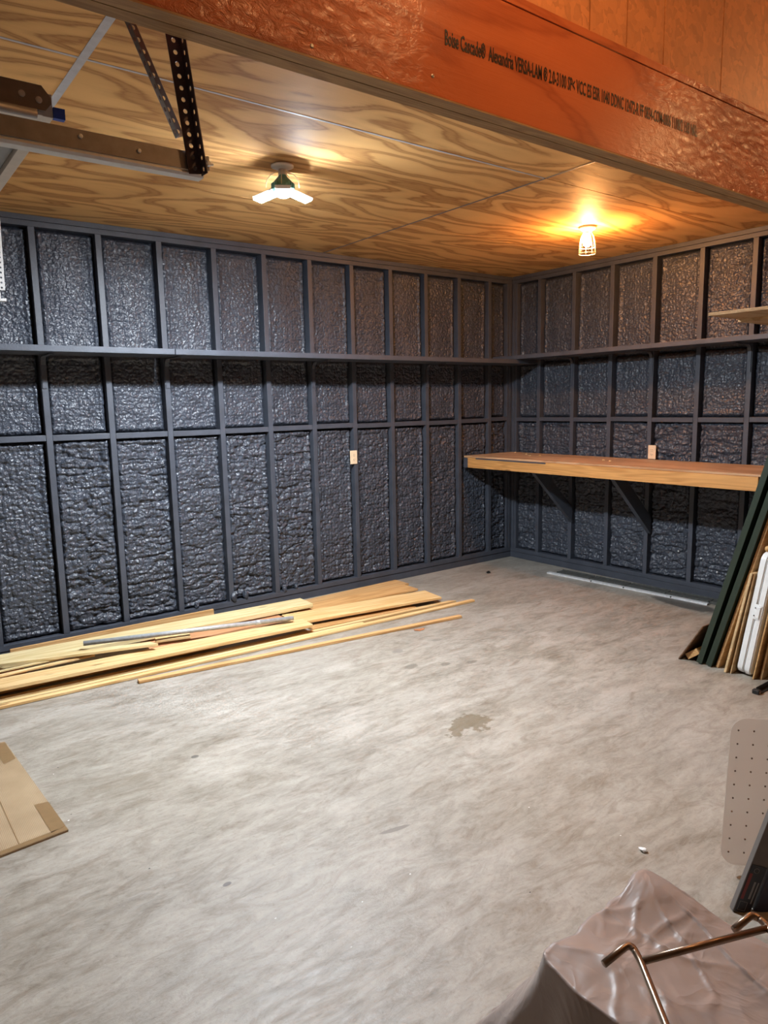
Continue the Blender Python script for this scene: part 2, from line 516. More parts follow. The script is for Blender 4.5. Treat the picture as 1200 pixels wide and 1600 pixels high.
def fabric():
    m, nt, b = new_mat('taupe_cover_fabric')
    v = coords(nt)
    f = noise(nt, v, 5, 4)
    r = ramp(nt, [(0.3, (0.30, 0.235, 0.205)), (0.7, (0.36, 0.285, 0.25))])
    nt.links.new(f, r.inputs[0]); nt.links.new(r.outputs[0], b.inputs['Base Color'])
    b.inputs['Roughness'].default_value = 0.42
    b.inputs['Sheen Weight'].default_value = 0.15
    n1 = noise(nt, v, 7, 3, 0.5, 1.2)
    ridge = math_(nt, 'ABSOLUTE', math_(nt, 'SUBTRACT', n1, 0.5))
    cre = ramp(nt, [(0.0, (1, 1, 1)), (0.10, (0, 0, 0))]); nt.links.new(ridge, cre.inputs[0])
    h = math_(nt, 'ADD', math_(nt, 'MULTIPLY', cre.outputs[0], 0.28), math_(nt, 'MULTIPLY', noise(nt, v, 14, 3), 0.5))
    h = math_(nt, 'ADD', h, math_(nt, 'MULTIPLY', noise(nt, v, 900, 1), 0.02))
    bump(nt, b, h, 0.0045, 0.8)
    return m
M_FABRIC = fabric()

def mat_plastic():
    m, nt, b = new_mat('translucent_beige_vinyl')
    b.inputs['Base Color'].default_value = (0.60, 0.54, 0.48, 1)
    b.inputs['Roughness'].default_value = 0.35
    tl = nt.nodes.new('ShaderNodeBsdfTranslucent'); tl.inputs[0].default_value = (0.78, 0.72, 0.65, 1)
    tr_ = nt.nodes.new('ShaderNodeBsdfTransparent'); tr_.inputs[0].default_value = (0.95, 0.90, 0.86, 1)
    m1 = nt.nodes.new('ShaderNodeMixShader'); m1.inputs[0].default_value = 0.55
    m2 = nt.nodes.new('ShaderNodeMixShader'); m2.inputs[0].default_value = 0.35
    nt.links.new(b.outputs[0], m1.inputs[1]); nt.links.new(tl.outputs[0], m1.inputs[2])
    nt.links.new(m1.outputs[0], m2.inputs[1]); nt.links.new(tr_.outputs[0], m2.inputs[2])
    out = [n for n in nt.nodes if n.type == 'OUTPUT_MATERIAL'][0]
    nt.links.new(m2.outputs[0], out.inputs[0])
    return m
M_MAT = mat_plastic()

# ------------------------------------------------------------------ floor, ceiling, far shell
fl = box('floor', X_END - 0.1, 0.2, -8.6, 0.2, -0.15, 0.0, M_CONC, bev=0)
struct(fl)
M_HOLD = bpy.data.objects.new('x', None)
bpy.data.objects.remove(M_HOLD)
# put the slab's origin on the room corner so that stains stay where they are
fl.data.transform(Matrix.Translation(fl.location)); fl.location = (0, 0, 0)

ceil = box('ceiling', X_END, 0.2, BEAM_Y1 + 0.0, 0.2, CEIL + 0.014, CEIL + 0.10, M_SEAMG, bev=0)
struct(ceil)
GAP = 0.0045
xs = [0.09, -2.205, -4.645, -7.085, X_END]
ys = [0.09, -1.06, -2.285, BEAM_Y1]
for j in range(3):
    for i in range(4):
        x1, x0 = xs[i], xs[i + 1]; y1, y0 = ys[j], ys[j + 1]
        gx0 = GAP if i < 3 else 0
        box('plywood_panel', x0 + gx0, x1 - (GAP if i else 0), y0 + GAP * 0.7, y1 - (GAP * 0.7 if j else 0), CEIL, CEIL + 0.0139, M_CEILPLY, ceil, bev=0)
# metal panel strips showing in the joints
for i, x in ((1, -2.205), (2, -4.645)):
    hw = 0.007 if i == 1 else 0.015
    for j in range(3):
        box('joint_strip', x - hw, x + hw, ys[j + 1] + 0.004, ys[j] - 0.004, CEIL - 0.0015, CEIL + 0.002, M_SEAMD if i == 1 else M_SEAMG, ceil, bev=0)
box('joint_strip', -7.0, -2.215, -2.285 - 0.006, -2.285 + 0.006, CEIL - 0.0015, CEIL + 0.002, M_SEAMG, ceil, bev=0)

# the camera's side: higher ceiling and plain walls, out of the picture
struct(box('ceiling_front', X_END, 0.2, -8.6, BEAM_Y0 - 0.02, 3.42, 3.5, M_PLY, bev=0))
struct(box('wall_back', X_END, 0.2, -8.6, -8.5, 0, 3.42, M_GYP, bev=0))
struct(box('wall_garage', X_END - 0.1, X_END, -8.6, 0.2, 0, 3.42, M_GYP, bev=0))
struct(box('wall_right_front', 0.1, 0.2, -8.6, -3.46, 0, 3.42, M_OSB, bev=0))
pw = box('wall_partition', -1.33, 0.1, -3.44, -3.372, 0, 2.45, M_GYP, bev=0)
struct(pw)

# ------------------------------------------------------------------ framed walls with sprayed foam
S = 0.4064
ZB0, ZB1, ZT = 0.064, 0.102, 2.753
ZMID = (1.411, 1.449)
SHZ_L, SHZ_R = (1.962, 2.000), (2.000, 2.038)

def foam_patch(name, wall, a0, a1, z0, z1, row, seed, parent, axis, res):
    """lumpy foam between two studs; a = run along the wall, depth into the wall"""
    na = max(6, int((a1 - a0) / res)); nz = max(6, int((z1 - z0) / res))
    A, Z = np.meshgrid(np.linspace(a0, a1, na + 1), np.linspace(z0, z1, nz + 1))
    e = np.minimum(np.minimum(A - a0, a1 - A), np.minimum(Z - z0, z1 - Z))
    ea = np.minimum(A - a0, a1 - A)
    o = seed * 7.31
    wx = A + 0.012 * (fbm(A * 9 + o, Z * 9, seed) - 0.5); wz = Z + 0.012 * (fbm(A * 9 + 40, Z * 9 + o, seed + 3) - 0.5)
    def peb(sx, sz, sd):
        return 1 - np.clip(worley(wx / sx + o, wz / sz, sd), 0, 1) ** 1.6
    if row == 0:      # lower bays: heavier lumps with a few sagging rolls
        amp = 0.45 + 0.8 * _hash(np.array([seed]), np.array([3]), 1)[0]
        roll_ = np.abs(fbm(wx * 3.2 + o, wz * 10, seed + 9, 3) - 0.5) * 2
        h = -0.014 * amp * np.exp(-(roll_ / 0.07) ** 2)
        h = h + 0.013 * (fbm(wx * 6, wz * 8 + o, seed + 2) - 0.5) * 2 * amp
        h = h + 0.022 * peb(0.060, 0.045, seed) * amp
        h = h + 0.019 * peb(0.029, 0.025, seed + 4)
    elif row == 1:
        h = 0.013 * (fbm(wx * 6, wz * 8 + o, seed + 2) - 0.5) * 2
        h = h + 0.007 * peb(0.05, 0.04, seed)
        h = h + 0.015 * peb(0.026, 0.023, seed + 4)
    else:
        band = np.exp(-((A - (a0 + a1) / 2) / 0.07) ** 2)
        h = 0.010 * (fbm(wx * 5, wz * 2.2 + o, seed + 2) - 0.5) * 2 + 0.006 * band
        h = h + 0.0145 * (1 - 0.35 * band) * peb(0.025, 0.025, seed)
        h = h + 0.005 * peb(0.045, 0.05, seed + 6)
    # beads and creases along the framing
    bead = np.exp(-((e - 0.030) / 0.013) ** 2) * (0.4 + 0.9 * fbm(A * 22, Z * 22, seed + 21))
    h = h + 0.012 * bead - 0.028 * np.exp(-(e / 0.010) ** 2)
    depth = 0.064 - h
    depth = np.clip(depth, 0.012, 0.098)
    n = A.size
    co = np.empty((n, 3))
    if axis == 'x':
        co[:, 0] = A.ravel(); co[:, 1] = depth.ravel()
    else:
        co[:, 1] = A.ravel(); co[:, 0] = depth.ravel()
    co[:, 2] = Z.ravel()
    idx = np.arange(n).reshape(nz + 1, na + 1)
    q = np.stack([idx[:-1, :-1], idx[:-1, 1:], idx[1:, 1:], idx[1:, :-1]], -1).reshape(-1, 4)
    if axis != 'x': q = q[:, ::-1]
    me = bpy.data.meshes.new(name)
    me.vertices.add(n); me.vertices.foreach_set('co', co.ravel())
    me.loops.add(q.size); me.loops.foreach_set('vertex_index', q.ravel().astype(np.int32))
    me.polygons.add(len(q)); me.polygons.foreach_set('loop_start', np.arange(0, q.size, 4, dtype=np.int32))
    me.polygons.foreach_set('use_smooth', np.ones(len(q), dtype=bool))
    me.update(calc_edges=True)
    me.materials.append(M_FOAM)
    return link(bpy.data.objects.new(name, me), parent)

SW = 0.0195   # half stud width
def framed_wall(name, axis, studs, far, res_fn):
    """studs: centres, decreasing from the corner; far: where the wall ends"""
    if axis == 'x': wl = box(name, far, 0.1, 0.10, 0.2, 0, CEIL + 0.1, M_SHEATH, bev=0)
    else: wl = box(name, 0.10, 0.2, far, 0.1, 0, CEIL + 0.1, M_SHEATH, bev=0)
    wl.data.transform(Matrix.Translation(wl.location)); wl.location = (0, 0, 0)
    struct(wl)
    def part(nm, a0, a1, d0, d1, z0, z1, m=M_STUD, bev=0.002):
        if axis == 'x': return box(nm, a0, a1, d0, d1, z0, z1, m, wl, bev)
        return box(nm, d0, d1, a0, a1, z0, z1, m, wl, bev)
    part('bottom_plate', far, -0.0, 0.0, 0.09, ZB0, ZB1)
    part('curb', far, 0.01, 0.006, 0.10, 0.0, ZB0 - 0.003, M_STUD, 0.003)
    part('top_plate', far, 0.0, 0.0, 0.09, ZT, ZT + 0.034)
    part('top_plate', far, 0.0, 0.001, 0.09, ZT + 0.036, CEIL)
    part('stud', -0.030 if axis == 'x' else -0.034, 0.0 if axis == 'x' else -0.002, 0.0, 0.09, ZB1, ZT)
    part('stud', -0.062 if axis == 'x' else -0.066, -0.032 if axis == 'x' else -0.036, 0.003, 0.09, ZB1, ZT)
    prev = -0.062
    bays = []
    for s in studs:
        part('stud', s - SW, s + SW, random.uniform(-0.001, 0.003), 0.09, ZB1, ZT)
        bays.append((s + SW, prev)); prev = s - SW
    bays.append((far, prev))
    for k, (a0, a1) in enumerate(bays):
        dz = random.uniform(-0.006, 0.006)
        if a1 - a0 < 0.05: continue
        part('blocking', a0 + 0.001, a1 - 0.001, random.uniform(0.0, 0.004), 0.09, ZMID[0] + dz, ZMID[1] + dz)
        res = res_fn((a0 + a1) / 2)
        sd = k * 5 + (100 if axis == 'y' else 0) + 1
        foam_patch('foam_panel', wl, a0, a1, ZB1, ZMID[0] + dz, 0, sd, wl, axis, res)
        zs = 1.98
        foam_patch('foam_panel', wl, a0, a1, ZMID[1] + dz, zs, 1, sd + 1, wl, axis, res)
        foam_patch('foam_panel', wl, a0, a1, zs, ZT, 2, sd + 2, wl, axis, res)
    return wl

LS = [-(0.3082 + S * k) for k in range(0, 17)]
RS = [-(0.3472 + S * k) for k in range(0, 8)]
wl = framed_wall('wall_left', 'x', LS, X_END, lambda a: 0.0055 if a > -5.4 else 0.02)
wr = framed_wall('wall_right', 'y', RS, -3.46, lambda a: 0.0062 if a > -2.9 else 0.02)

# blobs of overspray that ran down onto the plate
for x, z, r in ((-3.137, 0.135, 0.034), (-3.03, 0.128, 0.026), (-3.44, 0.120, 0.022), (-3.43, 0.085, 0.014), (-2.68, 0.115, 0.024), (-2.57, 0.12, 0.02)):
    bm = bmesh.new()
    bmesh.ops.create_icosphere(bm, subdivisions=3, radius=1)
    for v in bm.verts:
        n = 1 + 0.12 * math.sin(v.co.x * 3 + x * 9) * math.cos(v.co.z * 4)
        v.co = Vector((x + v.co.x * r * 0.85 * n, 0.012 + v.co.y * r * n, z + v.co.z * r * 1.35 * n))
    bobj('foam_blob', bm, M_FOAM, wl, smooth=True)
# white bits stuck in the foam under the bench
for y, z in ((-1.86, 0.34), (-2.06, 0.31), (-2.20, 0.22)):
    bm = bmesh.new(); bmesh.ops.create_icosphere(bm, subdivisions=1, radius=0.008)
    for v in bm.verts: v.co += Vector((0.03, y, z))
    o = bobj('white_fleck', bm, M_WHITE, wr)

# ------------------------------------------------------------------ beam with the strand-board face above it
bm_root = thing('laminated_beam', 'orange laminated wood beam with black stamped lettering crossing under the ceiling', 'beam', (-3.7, -3.41, 2.45))
BX0, BX1 = X_END, 0.1
box('near_ply', BX0, BX1, BEAM_Y0, BEAM_Y0 + 0.0435, 2.452, 2.770, M_LVL, bm_root, 0.0015)
box('far_ply', BX0, BX1, BEAM_Y1 - 0.0435, BEAM_Y1, 2.450, 2.770, M_LVL, bm_root, 0.0015)
for k, (y0, y1) in enumerate(((BEAM_Y0, BEAM_Y0 + 0.0435), (BEAM_Y1 - 0.0435, BEAM_Y1))):
    box('bottom_edge', BX0, BX1, y0 + 0.0006, y1 - 0.0006, 2.4475, 2.4525, M_LVLEDGE, bm_root, 0)
box('top_nailer', BX0, BX1, BEAM_Y0 - 0.002, BEAM_Y0 + 0.04, 2.7725, 2.800, M_LVL, bm_root, 0.0015)

def text_obj(name, body, size, mat, parent, mtx, sx=1.0, sy=1.0, bold=0.0, spacing=1.0):
    cu = bpy.data.curves.new(name, 'FONT')
    cu.body = body; cu.size = size; cu.extrude = 0.0003; cu.offset = bold
    cu.space_character = spacing
    cu.resolution_u = 2
    cu.materials.append(mat)
    o = bpy.data.objects.new(name, cu)
    COL.objects.link(o)
    o.parent = parent
    o.matrix_world = mtx @ Matrix.Diagonal((sx, sy, 1, 1))
    return o
M_INK = plain('black_stamp_ink', (0.012, 0.008, 0.008), 0.5)
stamp = 'Boise Cascade\u00ae  Alexandria VERSA-LAM \u00ae 2.0-3100 SP< VCC ES ESR 1040 DDNC 12472-R FF 0834-COM-0006 11/08/2 1:03 NKL'
cu = text_obj('stamped_lettering', stamp, 0.046, M_INK, bm_root, Matrix.Identity(4), 1, 1, 0.0006, 1.0)
bpy.context.view_layer.update()
tw = max(cu.dimensions.x, 0.01)
TX0, TX1, TZ0, TZ1 = -4.005, -2.700, 2.592, 2.604
mt = Matrix.Translation((TX0, BEAM_Y0 - 0.0012, TZ0)) @ Matrix.Rotation(-math.atan2(TZ1 - TZ0, TX1 - TX0), 4, 'Y') @ Matrix.Rotation(math.pi / 2, 4, 'X')
cu.matrix_world = mt @ Matrix.Diagonal(((TX1 - TX0) / tw, 1.22, 1, 1))

# nails in the beam face
for x, z in ((-4.44, 2.475), (-4.05, 2.50), (-2.16, 2.57), (-1.78, 2.53)):
    b_ = bmesh.new(); lathe_bm(b_, [(0.0055, 0), (0.0055, 0.0012), (0.003, 0.002)], 10)
    o = bobj('nail_head', b_, M_STEEL, bm_root)
    o.rotation_euler = (math.pi / 2, 0, 0); o.location = Vector((x, BEAM_Y0, z)) - bm_root.location

gw = box('wall_above_beam', BX0, BX1, BEAM_Y0 + 0.045, BEAM_Y1 - 0.002, 2.80, 3.42, M_BLACK, bev=0)
struct(gw)
cuts = [BX0, -6.2, -4.98, -3.76, -3.345, -3.14, -2.915, -2.51, -1.30, BX1]
for a, c in zip(cuts, cuts[1:]):
    box('strand_board_panel', a + 0.003, c - 0.003, BEAM_Y0 + 0.018, BEAM_Y0 + 0.0445, 2.812, 3.42, M_OSB, gw, 0.001)

# ------------------------------------------------------------------ lamps
def led_lamp(x, y):
    t = thing('led_ceiling_lamp', 'white three-panel ceiling lamp shining cold white, left of the caged bulb', 'lamp', (x, y, CEIL))
    b = bmesh.new(); lathe_bm(b, [(0.030, 0.0), (0.058, -0.004), (0.058, -0.012), (0.040, -0.020), (0.028, -0.024)], 32)
    bobj('ceiling_base', b, M_PORC, t, True)
    b = bmesh.new(); lathe_bm(b, [(0.020, -0.022), (0.021, -0.05), (0.018, -0.052)], 24)
    bobj('socket', b, M_PORC, t, True)
    b = bmesh.new(); lathe_bm(b, [(0.018, -0.050), (0.024, -0.062), (0.044, -0.082), (0.054, -0.098), (0.054, -0.122), (0.045, -0.134)], 32)
    for k in range(24):
        a = 2 * math.pi * k / 24
        bx(b, 0.050, 0.060, -0.0012, 0.0012, -0.124, -0.094, 0, Matrix.Rotation(a, 4, 'Z'))
    bobj('heat_sink', b, M_TEAL, t)
    # the socket's open wire guard
    for k in range(5):
        a = 0.35 + 2 * math.pi * k / 5
        d = Vector((math.cos(a), math.sin(a), 0))
        pts = smooth_path([d * 0.026 + Vector((0, 0, -0.035)), d * 0.060 + Vector((0, 0, -0.052)), d * 0.086 + Vector((0, 0, -0.085)), d * 0.088 + Vector((0, 0, -0.118))])
        b = bmesh.new(); tube_bm(b, pts, 0.0015, 6); bobj('guard_wire', b, M_CAGE, t, True)
    # three lit panels, hinged out from the body
    for k in range(3):
        a = math.radians(-120) + 2 * math.pi * k / 3
        R = Matrix.Rotation(a, 4, 'Z') @ Matrix.Translation((0.038, 0, -0.130)) @ Matrix.Rotation(math.radians(13), 4, 'Y')
        b = bmesh.new(); bx(b, 0.012, 0.120, -0.036, 0.036, -0.001, 0.011, 0.003, R)
        pn = bobj('lamp_panel', b, M_WHITE, t)
        b = bmesh.new(); bx(b, 0.018, 0.114, -0.031, 0.031, -0.0045, -0.0012, 0, R)
        bobj('led_face', b, M_LED, pn)
        b = bmesh.new(); tube_bm(b, [R @ Vector((0.0, -0.012, 0.004)), R @ Vector((0.014, -0.012, 0.004))], 0.004, 8)
        tube_bm(b, [R @ Vector((0.0, 0.012, 0.004)), R @ Vector((0.014, 0.012, 0.004))], 0.004, 8)
        bobj('hinge', b, M_STEEL, pn)
    b = bmesh.new(); lathe_bm(b, [(0.040, -0.133), (0.036, -0.150), (0.020, -0.158), (0.004, -0.160)], 24)
    bobj('led_face', b, M_LED, t, True)
    return t
led_lamp(-3.523, -1.690)

def bulb_prof(s=1.0):
    return [(0.013 * s, 0.0), (0.014 * s, -0.012 * s), (0.022 * s, -0.030 * s), (0.029 * s, -0.048 * s), (0.030 * s, -0.060 * s), (0.026 * s, -0.075 * s), (0.014 * s, -0.087 * s), (0.003 * s, -0.090 * s)]

def cage_lamp(x, y):
    t = thing('caged_ceiling_lamp', 'warm bulb in a cream wire cage on a round ceiling base', 'lamp', (x, y, CEIL))
    b = bmesh.new(); lathe_bm(b, [(0.045, 0.0), (0.060, -0.004), (0.060, -0.012), (0.050, -0.020), (0.034, -0.030), (0.028, -0.034)], 32)
    bobj('ceiling_base', b, M_PORC, t, True)
    b = bmesh.new(); lathe_bm(b, [(0.020, -0.034), (0.020, -0.046), (0.016, -0.050)], 24)
    bobj('socket', b, M_PORC, t, True)
    b = bmesh.new(); lathe_bm(b, bulb_prof(), 28, (0, 0, -0.048)); bobj('bulb', b, M_BULB, t, True)
    for k in range(8):
        a = math.radians(-43) + 2 * math.pi * k / 8
        d = Vector((math.cos(a), math.sin(a), 0))
        pts = smooth_path([d * 0.024 + Vector((0, 0, -0.036)), d * 0.040 + Vector((0, 0, -0.060)), d * 0.052 + Vector((0, 0, -0.100)), d * 0.058 + Vector((0, 0, -0.185))])
        b = bmesh.new(); tube_bm(b, pts, 0.0016, 6); bobj('cage_rib', b, M_CAGE, t, True)
    for r, z in ((0.0555, -0.140), (0.058, -0.185), (0.0245, -0.037)):
        b = bmesh.new()
        pts = [Vector((r * math.cos(q * math.pi / 16), r * math.sin(q * math.pi / 16), z)) for q in range(33)]
        tube_bm(b, pts, 0.0018, 6, False); bobj('cage_ring', b, M_CAGE, t, True)
    return t
cage_lamp(-1.080, -1.716)

def bare_lamp(x, y, z, label):
    t = thing('ceiling_bulb', label, 'lamp', (x, y, 3.42))
    b = bmesh.new(); lathe_bm(b, [(0.045, 0.0), (0.060, -0.004), (0.055, -0.020), (0.030, -0.034)], 24); bobj('ceiling_base', b, M_PORC, t, True)
    dz = 3.42 - z
    b = bmesh.new(); tube_bm(b, [(0, 0, -0.03), (0, 0, -dz + 0.05)], 0.012, 10); bobj('stem', b, M_PORC, t, True)
    b = bmesh.new(); lathe_bm(b, bulb_prof(1.1), 20, (0, 0, -dz + 0.055)); bobj('bulb', b, M_BULB2, t, True)
bare_lamp(-1.10, -4.25, 3.16, 'bare warm bulb on the front ceiling, right of the camera')
bare_lamp(-3.75, -4.25, 3.20, 'bare warm bulb on the front ceiling, over the covered item')

# ------------------------------------------------------------------ shelves on the framed walls
def bracket(parent, x, y, z, axis):
    """steel angle bracket: one leg on the stud, a curved corner, the other leg under the shelf"""
    b = bmesh.new()
    prof = [(0.0, -0.21), (0.0, -0.06), (0.012, -0.025), (0.04, -0.006), (0.24, -0.004)]
    w_ = 0.014
    top = []
    for s in (-w_, w_):
        row = []
        for d, h in prof:
            row.append((s, -0.001 - d, h))
        top.append(row)
    vs = []
    for off in (0.0, 0.005):
        for row in top:
            for i, p in enumerate(row):
                q = Vector(p)
                if off:
                    q += Vector((0, -off, 0)) if i < 2 else (Vector((0, -off * 0.7, -off * 0.7)) if i == 2 else Vector((0, 0, -off)))
                vs.append(b.verts.new(q))
    n = len(prof)
    def V(layer, side, i): return vs[layer * 2 * n + side * n + i]
    for i in range(n - 1):
        for l in (0, 1): b.faces.new((V(l, 0, i), V(l, 1, i), V(l, 1, i + 1), V(l, 0, i + 1)))
        for s in (0, 1): b.faces.new((V(0, s, i), V(1, s, i), V(1, s, i + 1), V(0, s, i + 1)))
    for i in (0, n - 1): b.faces.new((V(0, 0, i), V(0, 1, i), V(1, 1, i), V(1, 0, i)))
    o = bobj('bracket', b, M_STUD, parent)
    o.location = Vector((x, y, z)) - parent.location
    if axis == 'y': o.rotation_euler = (0, 0, -math.pi / 2)
    return o

s1 = thing('wall_shelf', 'long dark slate painted shelf along the left wall', 'shelf', (-3.3, -0.17, SHZ_L[0]))
box('board', -6.6, -3.62, -0.338, -0.002, SHZ_L[0], SHZ_L[1], M_STUD, s1, 0.003)
box('board', -3.615, -0.002, -0.336, -0.002, SHZ_L[0], SHZ_L[1], M_STUD, s1, 0.003)
for k in (16, 13, 10, 8, 5, 2):
    bracket(s1, LS[k] + 0.0, -0.001, SHZ_L[0] - 0.001, 'x')
s2 = thing('wall_shelf', 'dark slate painted shelf along the right wall above the workbench', 'shelf', (-0.15, -1.6, SHZ_R[0]))
box('board', -0.302, -0.002, -3.36, -0.03, SHZ_R[0] + 0.001, SHZ_R[1], M_STUD, s2, 0.003)
for k in (1, 3, 5):
    bracket(s2, -0.001, RS[k], SHZ_R[0], 'y')

# ------------------------------------------------------------------ outlets
def outlet(name_label, loc, rz):
    t = thing('outlet', name_label, 'outlet', loc, (0, 0, rz))
    b = bmesh.new(); bx(b, -0.036, 0.036, -0.007, 0.0, -0.058, 0.058, 0.003); bobj('cover_plate', b, M_BEIGE, t)
    for s in (-1, 1):
        b = bmesh.new(); lathe_bm(b, [(0.0165, 0), (0.0165, 0.0022), (0.0155, 0.003)], 20, sx=1, sy=0.85)
        o = bobj('receptacle', b, M_BEIGE, t); o.rotation_euler = (math.pi / 2, 0, 0); o.location = (0, -0.0068, s * 0.0195)
        b = bmesh.new()
        bx(b, -0.0075, -0.0055, -0.0108, -0.0098, s * 0.0195 - 0.002, s * 0.0195 + 0.006)
        bx(b, 0.0055, 0.0075, -0.0108, -0.0098, s * 0.0195 - 0.002, s * 0.0195 + 0.006)
        bx(b, -0.002, 0.002, -0.0108, -0.0098, s * 0.0195 - 0.010, s * 0.0195 - 0.006)
        bobj('slots', b, M_SLOT, t)
outlet('almond wall outlet on a stud of the left wall', (-1.966, -0.002, 1.160), 0)
outlet('almond wall outlet on the right wall just above the workbench', (-0.003, -1.605, 1.160), math.pi / 2 * -1)

# ------------------------------------------------------------------ workbench
wb = thing('workbench', 'wooden workbench with plywood top fixed in the corner on dark diagonal braces', 'workbench', (-0.33, -1.43, 0.98))
BL, BR, BF = -0.004, -2.845, -0.672
box('bench_top', BF + 0.006, -0.003, BR, BL, 1.083, 1.098, M_BENCHPLY, wb, 0.001).rotation_euler = (0, 0, 0)
top = wb.children[-1]
# grain of the top runs along the wall: turn the mesh, not the look
top.data.transform(Matrix.Rotation(math.pi / 2, 4, 'Z')); top.rotation_euler = (0, 0, -math.pi / 2)
fr = box('front_rail', BF, BF + 0.038, BR + 0.035, BL, 0.985, 1.0815, M_RAIL, wb, 0.003)
fr.data.transform(Matrix.Rotation(math.pi / 2, 4, 'Z')); fr.rotation_euler = (0, 0, -math.pi / 2)
box('end_rail', BF + 0.04, -0.004, BR + 0.035, BR + 0.073, 0.985, 1.0815, M_RAIL, wb, 0.003)
br_ = box('back_rail', -0.042, -0.003, BR + 0.08, BL, 0.985, 1.0815, M_STUD, wb, 0.003)
box('end_rail', BF + 0.04, -0.045, -0.042, BL, 0.985, 1.0815, M_STUD, wb, 0.003)
for nm_, a0_, a1_, z0_, z1_ in (('paint_smear', -0.062, -0.005, 0.986, 1.080), ('paint_smear', -1.02, -0.17, 1.0700, 1.0815)):
    box(nm_, BF - 0.0009, BF + 0.001, a0_, a1_, z0_, z1_, M_STUD, wb, 0)
for y0 in (-0.768, -1.6):
    for_len = 0.0
    b = bmesh.new()
    p0 = Vector((-0.004, 0, 0.46)); p1 = Vector((-0.56, 0, 0.984))
    d = (p1 - p0).normalized(); n = Vector((-d.z, 0, d.x))
    if n.z < 0: n = -n
    wd = 0.105
    # lower edge p0->p1, upper edge above it; ends cut plumb on the stud and level under the bench
    a = p0; c = p1
    t_up = wd / abs(n.z) if abs(n.z) > 0 else wd
    q0 = Vector((-0.004, 0, p0.z + wd / abs(d.x)))
    q1 = Vector((p1.x + wd / abs(d.z), 0, p1.z))
    loop = [a, c, q1, q0]
    f = [b.verts.new(Vector((v.x, y0 - 0.019, v.z))) for v in loop]; g = [b.verts.new(Vector((v.x, y0 + 0.019, v.z))) for v in loop]
    b.faces.new(f); b.faces.new(g[::-1])
    for i in range(4): b.faces.new((f[i], f[(i + 1) % 4], g[(i + 1) % 4], g[i]))
    o = bobj('brace', b, M_STUD, wb); o.location = -wb.location

# crumbs of wood left on the bench
for k, (x, y) in enumerate(((-0.22, -0.40), (-0.28, -0.62), (-0.10, -0.15), (-0.34, -0.55), (-0.36, -1.38), (-0.40, -1.47))):
    b = bmesh.new(); bmesh.ops.create_icosphere(b, subdivisions=1, radius=0.011)
    for v in b.verts: v.co = Vector((v.co.x * (1 + 0.4 * math.sin(k)), v.co.y * 1.3, 0.0055 + v.co.z * 0.5))
    o = bobj('foam_crumb', b, M_PINE_PALE, loc=(x, y, 1.098))
    tag(o, 'small pale crumb lying on the workbench top', 'crumb', 'crumbs on the workbench')

# ------------------------------------------------------------------ plywood sheets on the right, above eye level
pt = thing('plywood_sheet', 'upper, larger plywood sheet jutting in at the right edge above the wall shelf', 'plywood', (-0.7, -3.0, 2.10))
for k in range(4):
    box('veneer', -1.176 + 0.0006 * (k % 2), -0.20, -3.37, -2.692 - 0.0006 * (k % 2), 2.098 + 0.0046 * k, 2.102 + 0.0046 * k, M_PLY if k % 2 == 0 else M_OAK, pt, 0)
p2 = box('plywood_sheet', -0.83, -0.25, -3.37, -2.70, 2.078, 2.0975, M_PLY, None, 0.001)
tag(p2, 'narrower plywood sheet tucked under the upper one at the right edge', 'plywood')
cl = box('wall_cleat', -1.15, -0.2, -3.37, -3.33, 2.038, 2.0775, M_STUD, None, 0.002)
tag(cl, 'wooden cleat carrying the plywood sheets at the partition', 'cleat')

# ------------------------------------------------------------------ garage door and its track, upper left
gd = thing('garage_door', 'open grey sectional garage door lying overhead at the upper left', 'garage door', (-6.2, -2.0, 2.26))
Y0, Y1 = -3.235, -0.86
xs_ = [-5.003, -5.53, -6.06, -6.59, -7.12]
for i in range(4):
    x1, x0 = xs_[i] - (0.022 if i == 0 else 0.002), xs_[i + 1] + 0.002
    pn = box('door_panel', x0, x1, Y0, Y1, 2.275, 2.312, M_DOORP, gd, 0.002)
    for q in range(4):
        yy0 = Y0 + 0.08 + q * (Y1 - Y0 - 0.08) / 4; yy1 = yy0 + (Y1 - Y0 - 0.08) / 4 - 0.08
        b = bmesh.new(); bx(b, x0 + 0.07, x1 - 0.07, yy0, yy1, 2.2715, 2.2752, 0.002)
        o = bobj('raised_field', b, M_DOORP, pn); o.location = -(pn.location + gd.location)
box('end_cap', -5.024, -4.997, Y0, Y1, 2.262, 2.312, M_DOORW, gd, 0.001)
box('side_stile', -7.1, -5.02, Y0 - 0.003, Y0 + 0.05, 2.262, 2.2745, M_DOORW, gd, 0.001)
# top bracket seen edge on, with its bolts
b = bmesh.new()
pf = [(-5.60, 2.282), (-5.016, 2.282), (-5.002, 2.298), (-5.002, 2.312), (-5.020, 2.334), (-5.60, 2.334)]
pf = [(x, z - 0.012) for x, z in pf]
f = [b.verts.new((x, Y0 - 0.012, z)) for x, z in pf]; g = [b.verts.new((x, Y0 - 0.006, z)) for x, z in pf]
b.faces.new(f); b.faces.new(g[::-1])
for i in range(6): b.faces.new((f[i], f[(i + 1) % 6], g[(i + 1) % 6], g[i]))
tb = bobj('top_bracket', b, M_STEEL, gd); tb.location = -gd.location
for x, z in ((-5.062, 2.296), (-5.028, 2.290)):
    b = bmesh.new(); lathe_bm(b, [(0.007, 0), (0.007, 0.003), (0.004, 0.004)], 14)
    o = bobj('bolt', b, M_STEELW, tb); o.rotation_euler = (math.pi / 2, 0, 0); o.location = (x, Y0 - 0.012, z)
b = bmesh.new(); tube_bm(b, [(-5.55, Y0 - 0.035, 2.252), (-5.04, Y0 - 0.035, 2.252)], 0.010, 12)
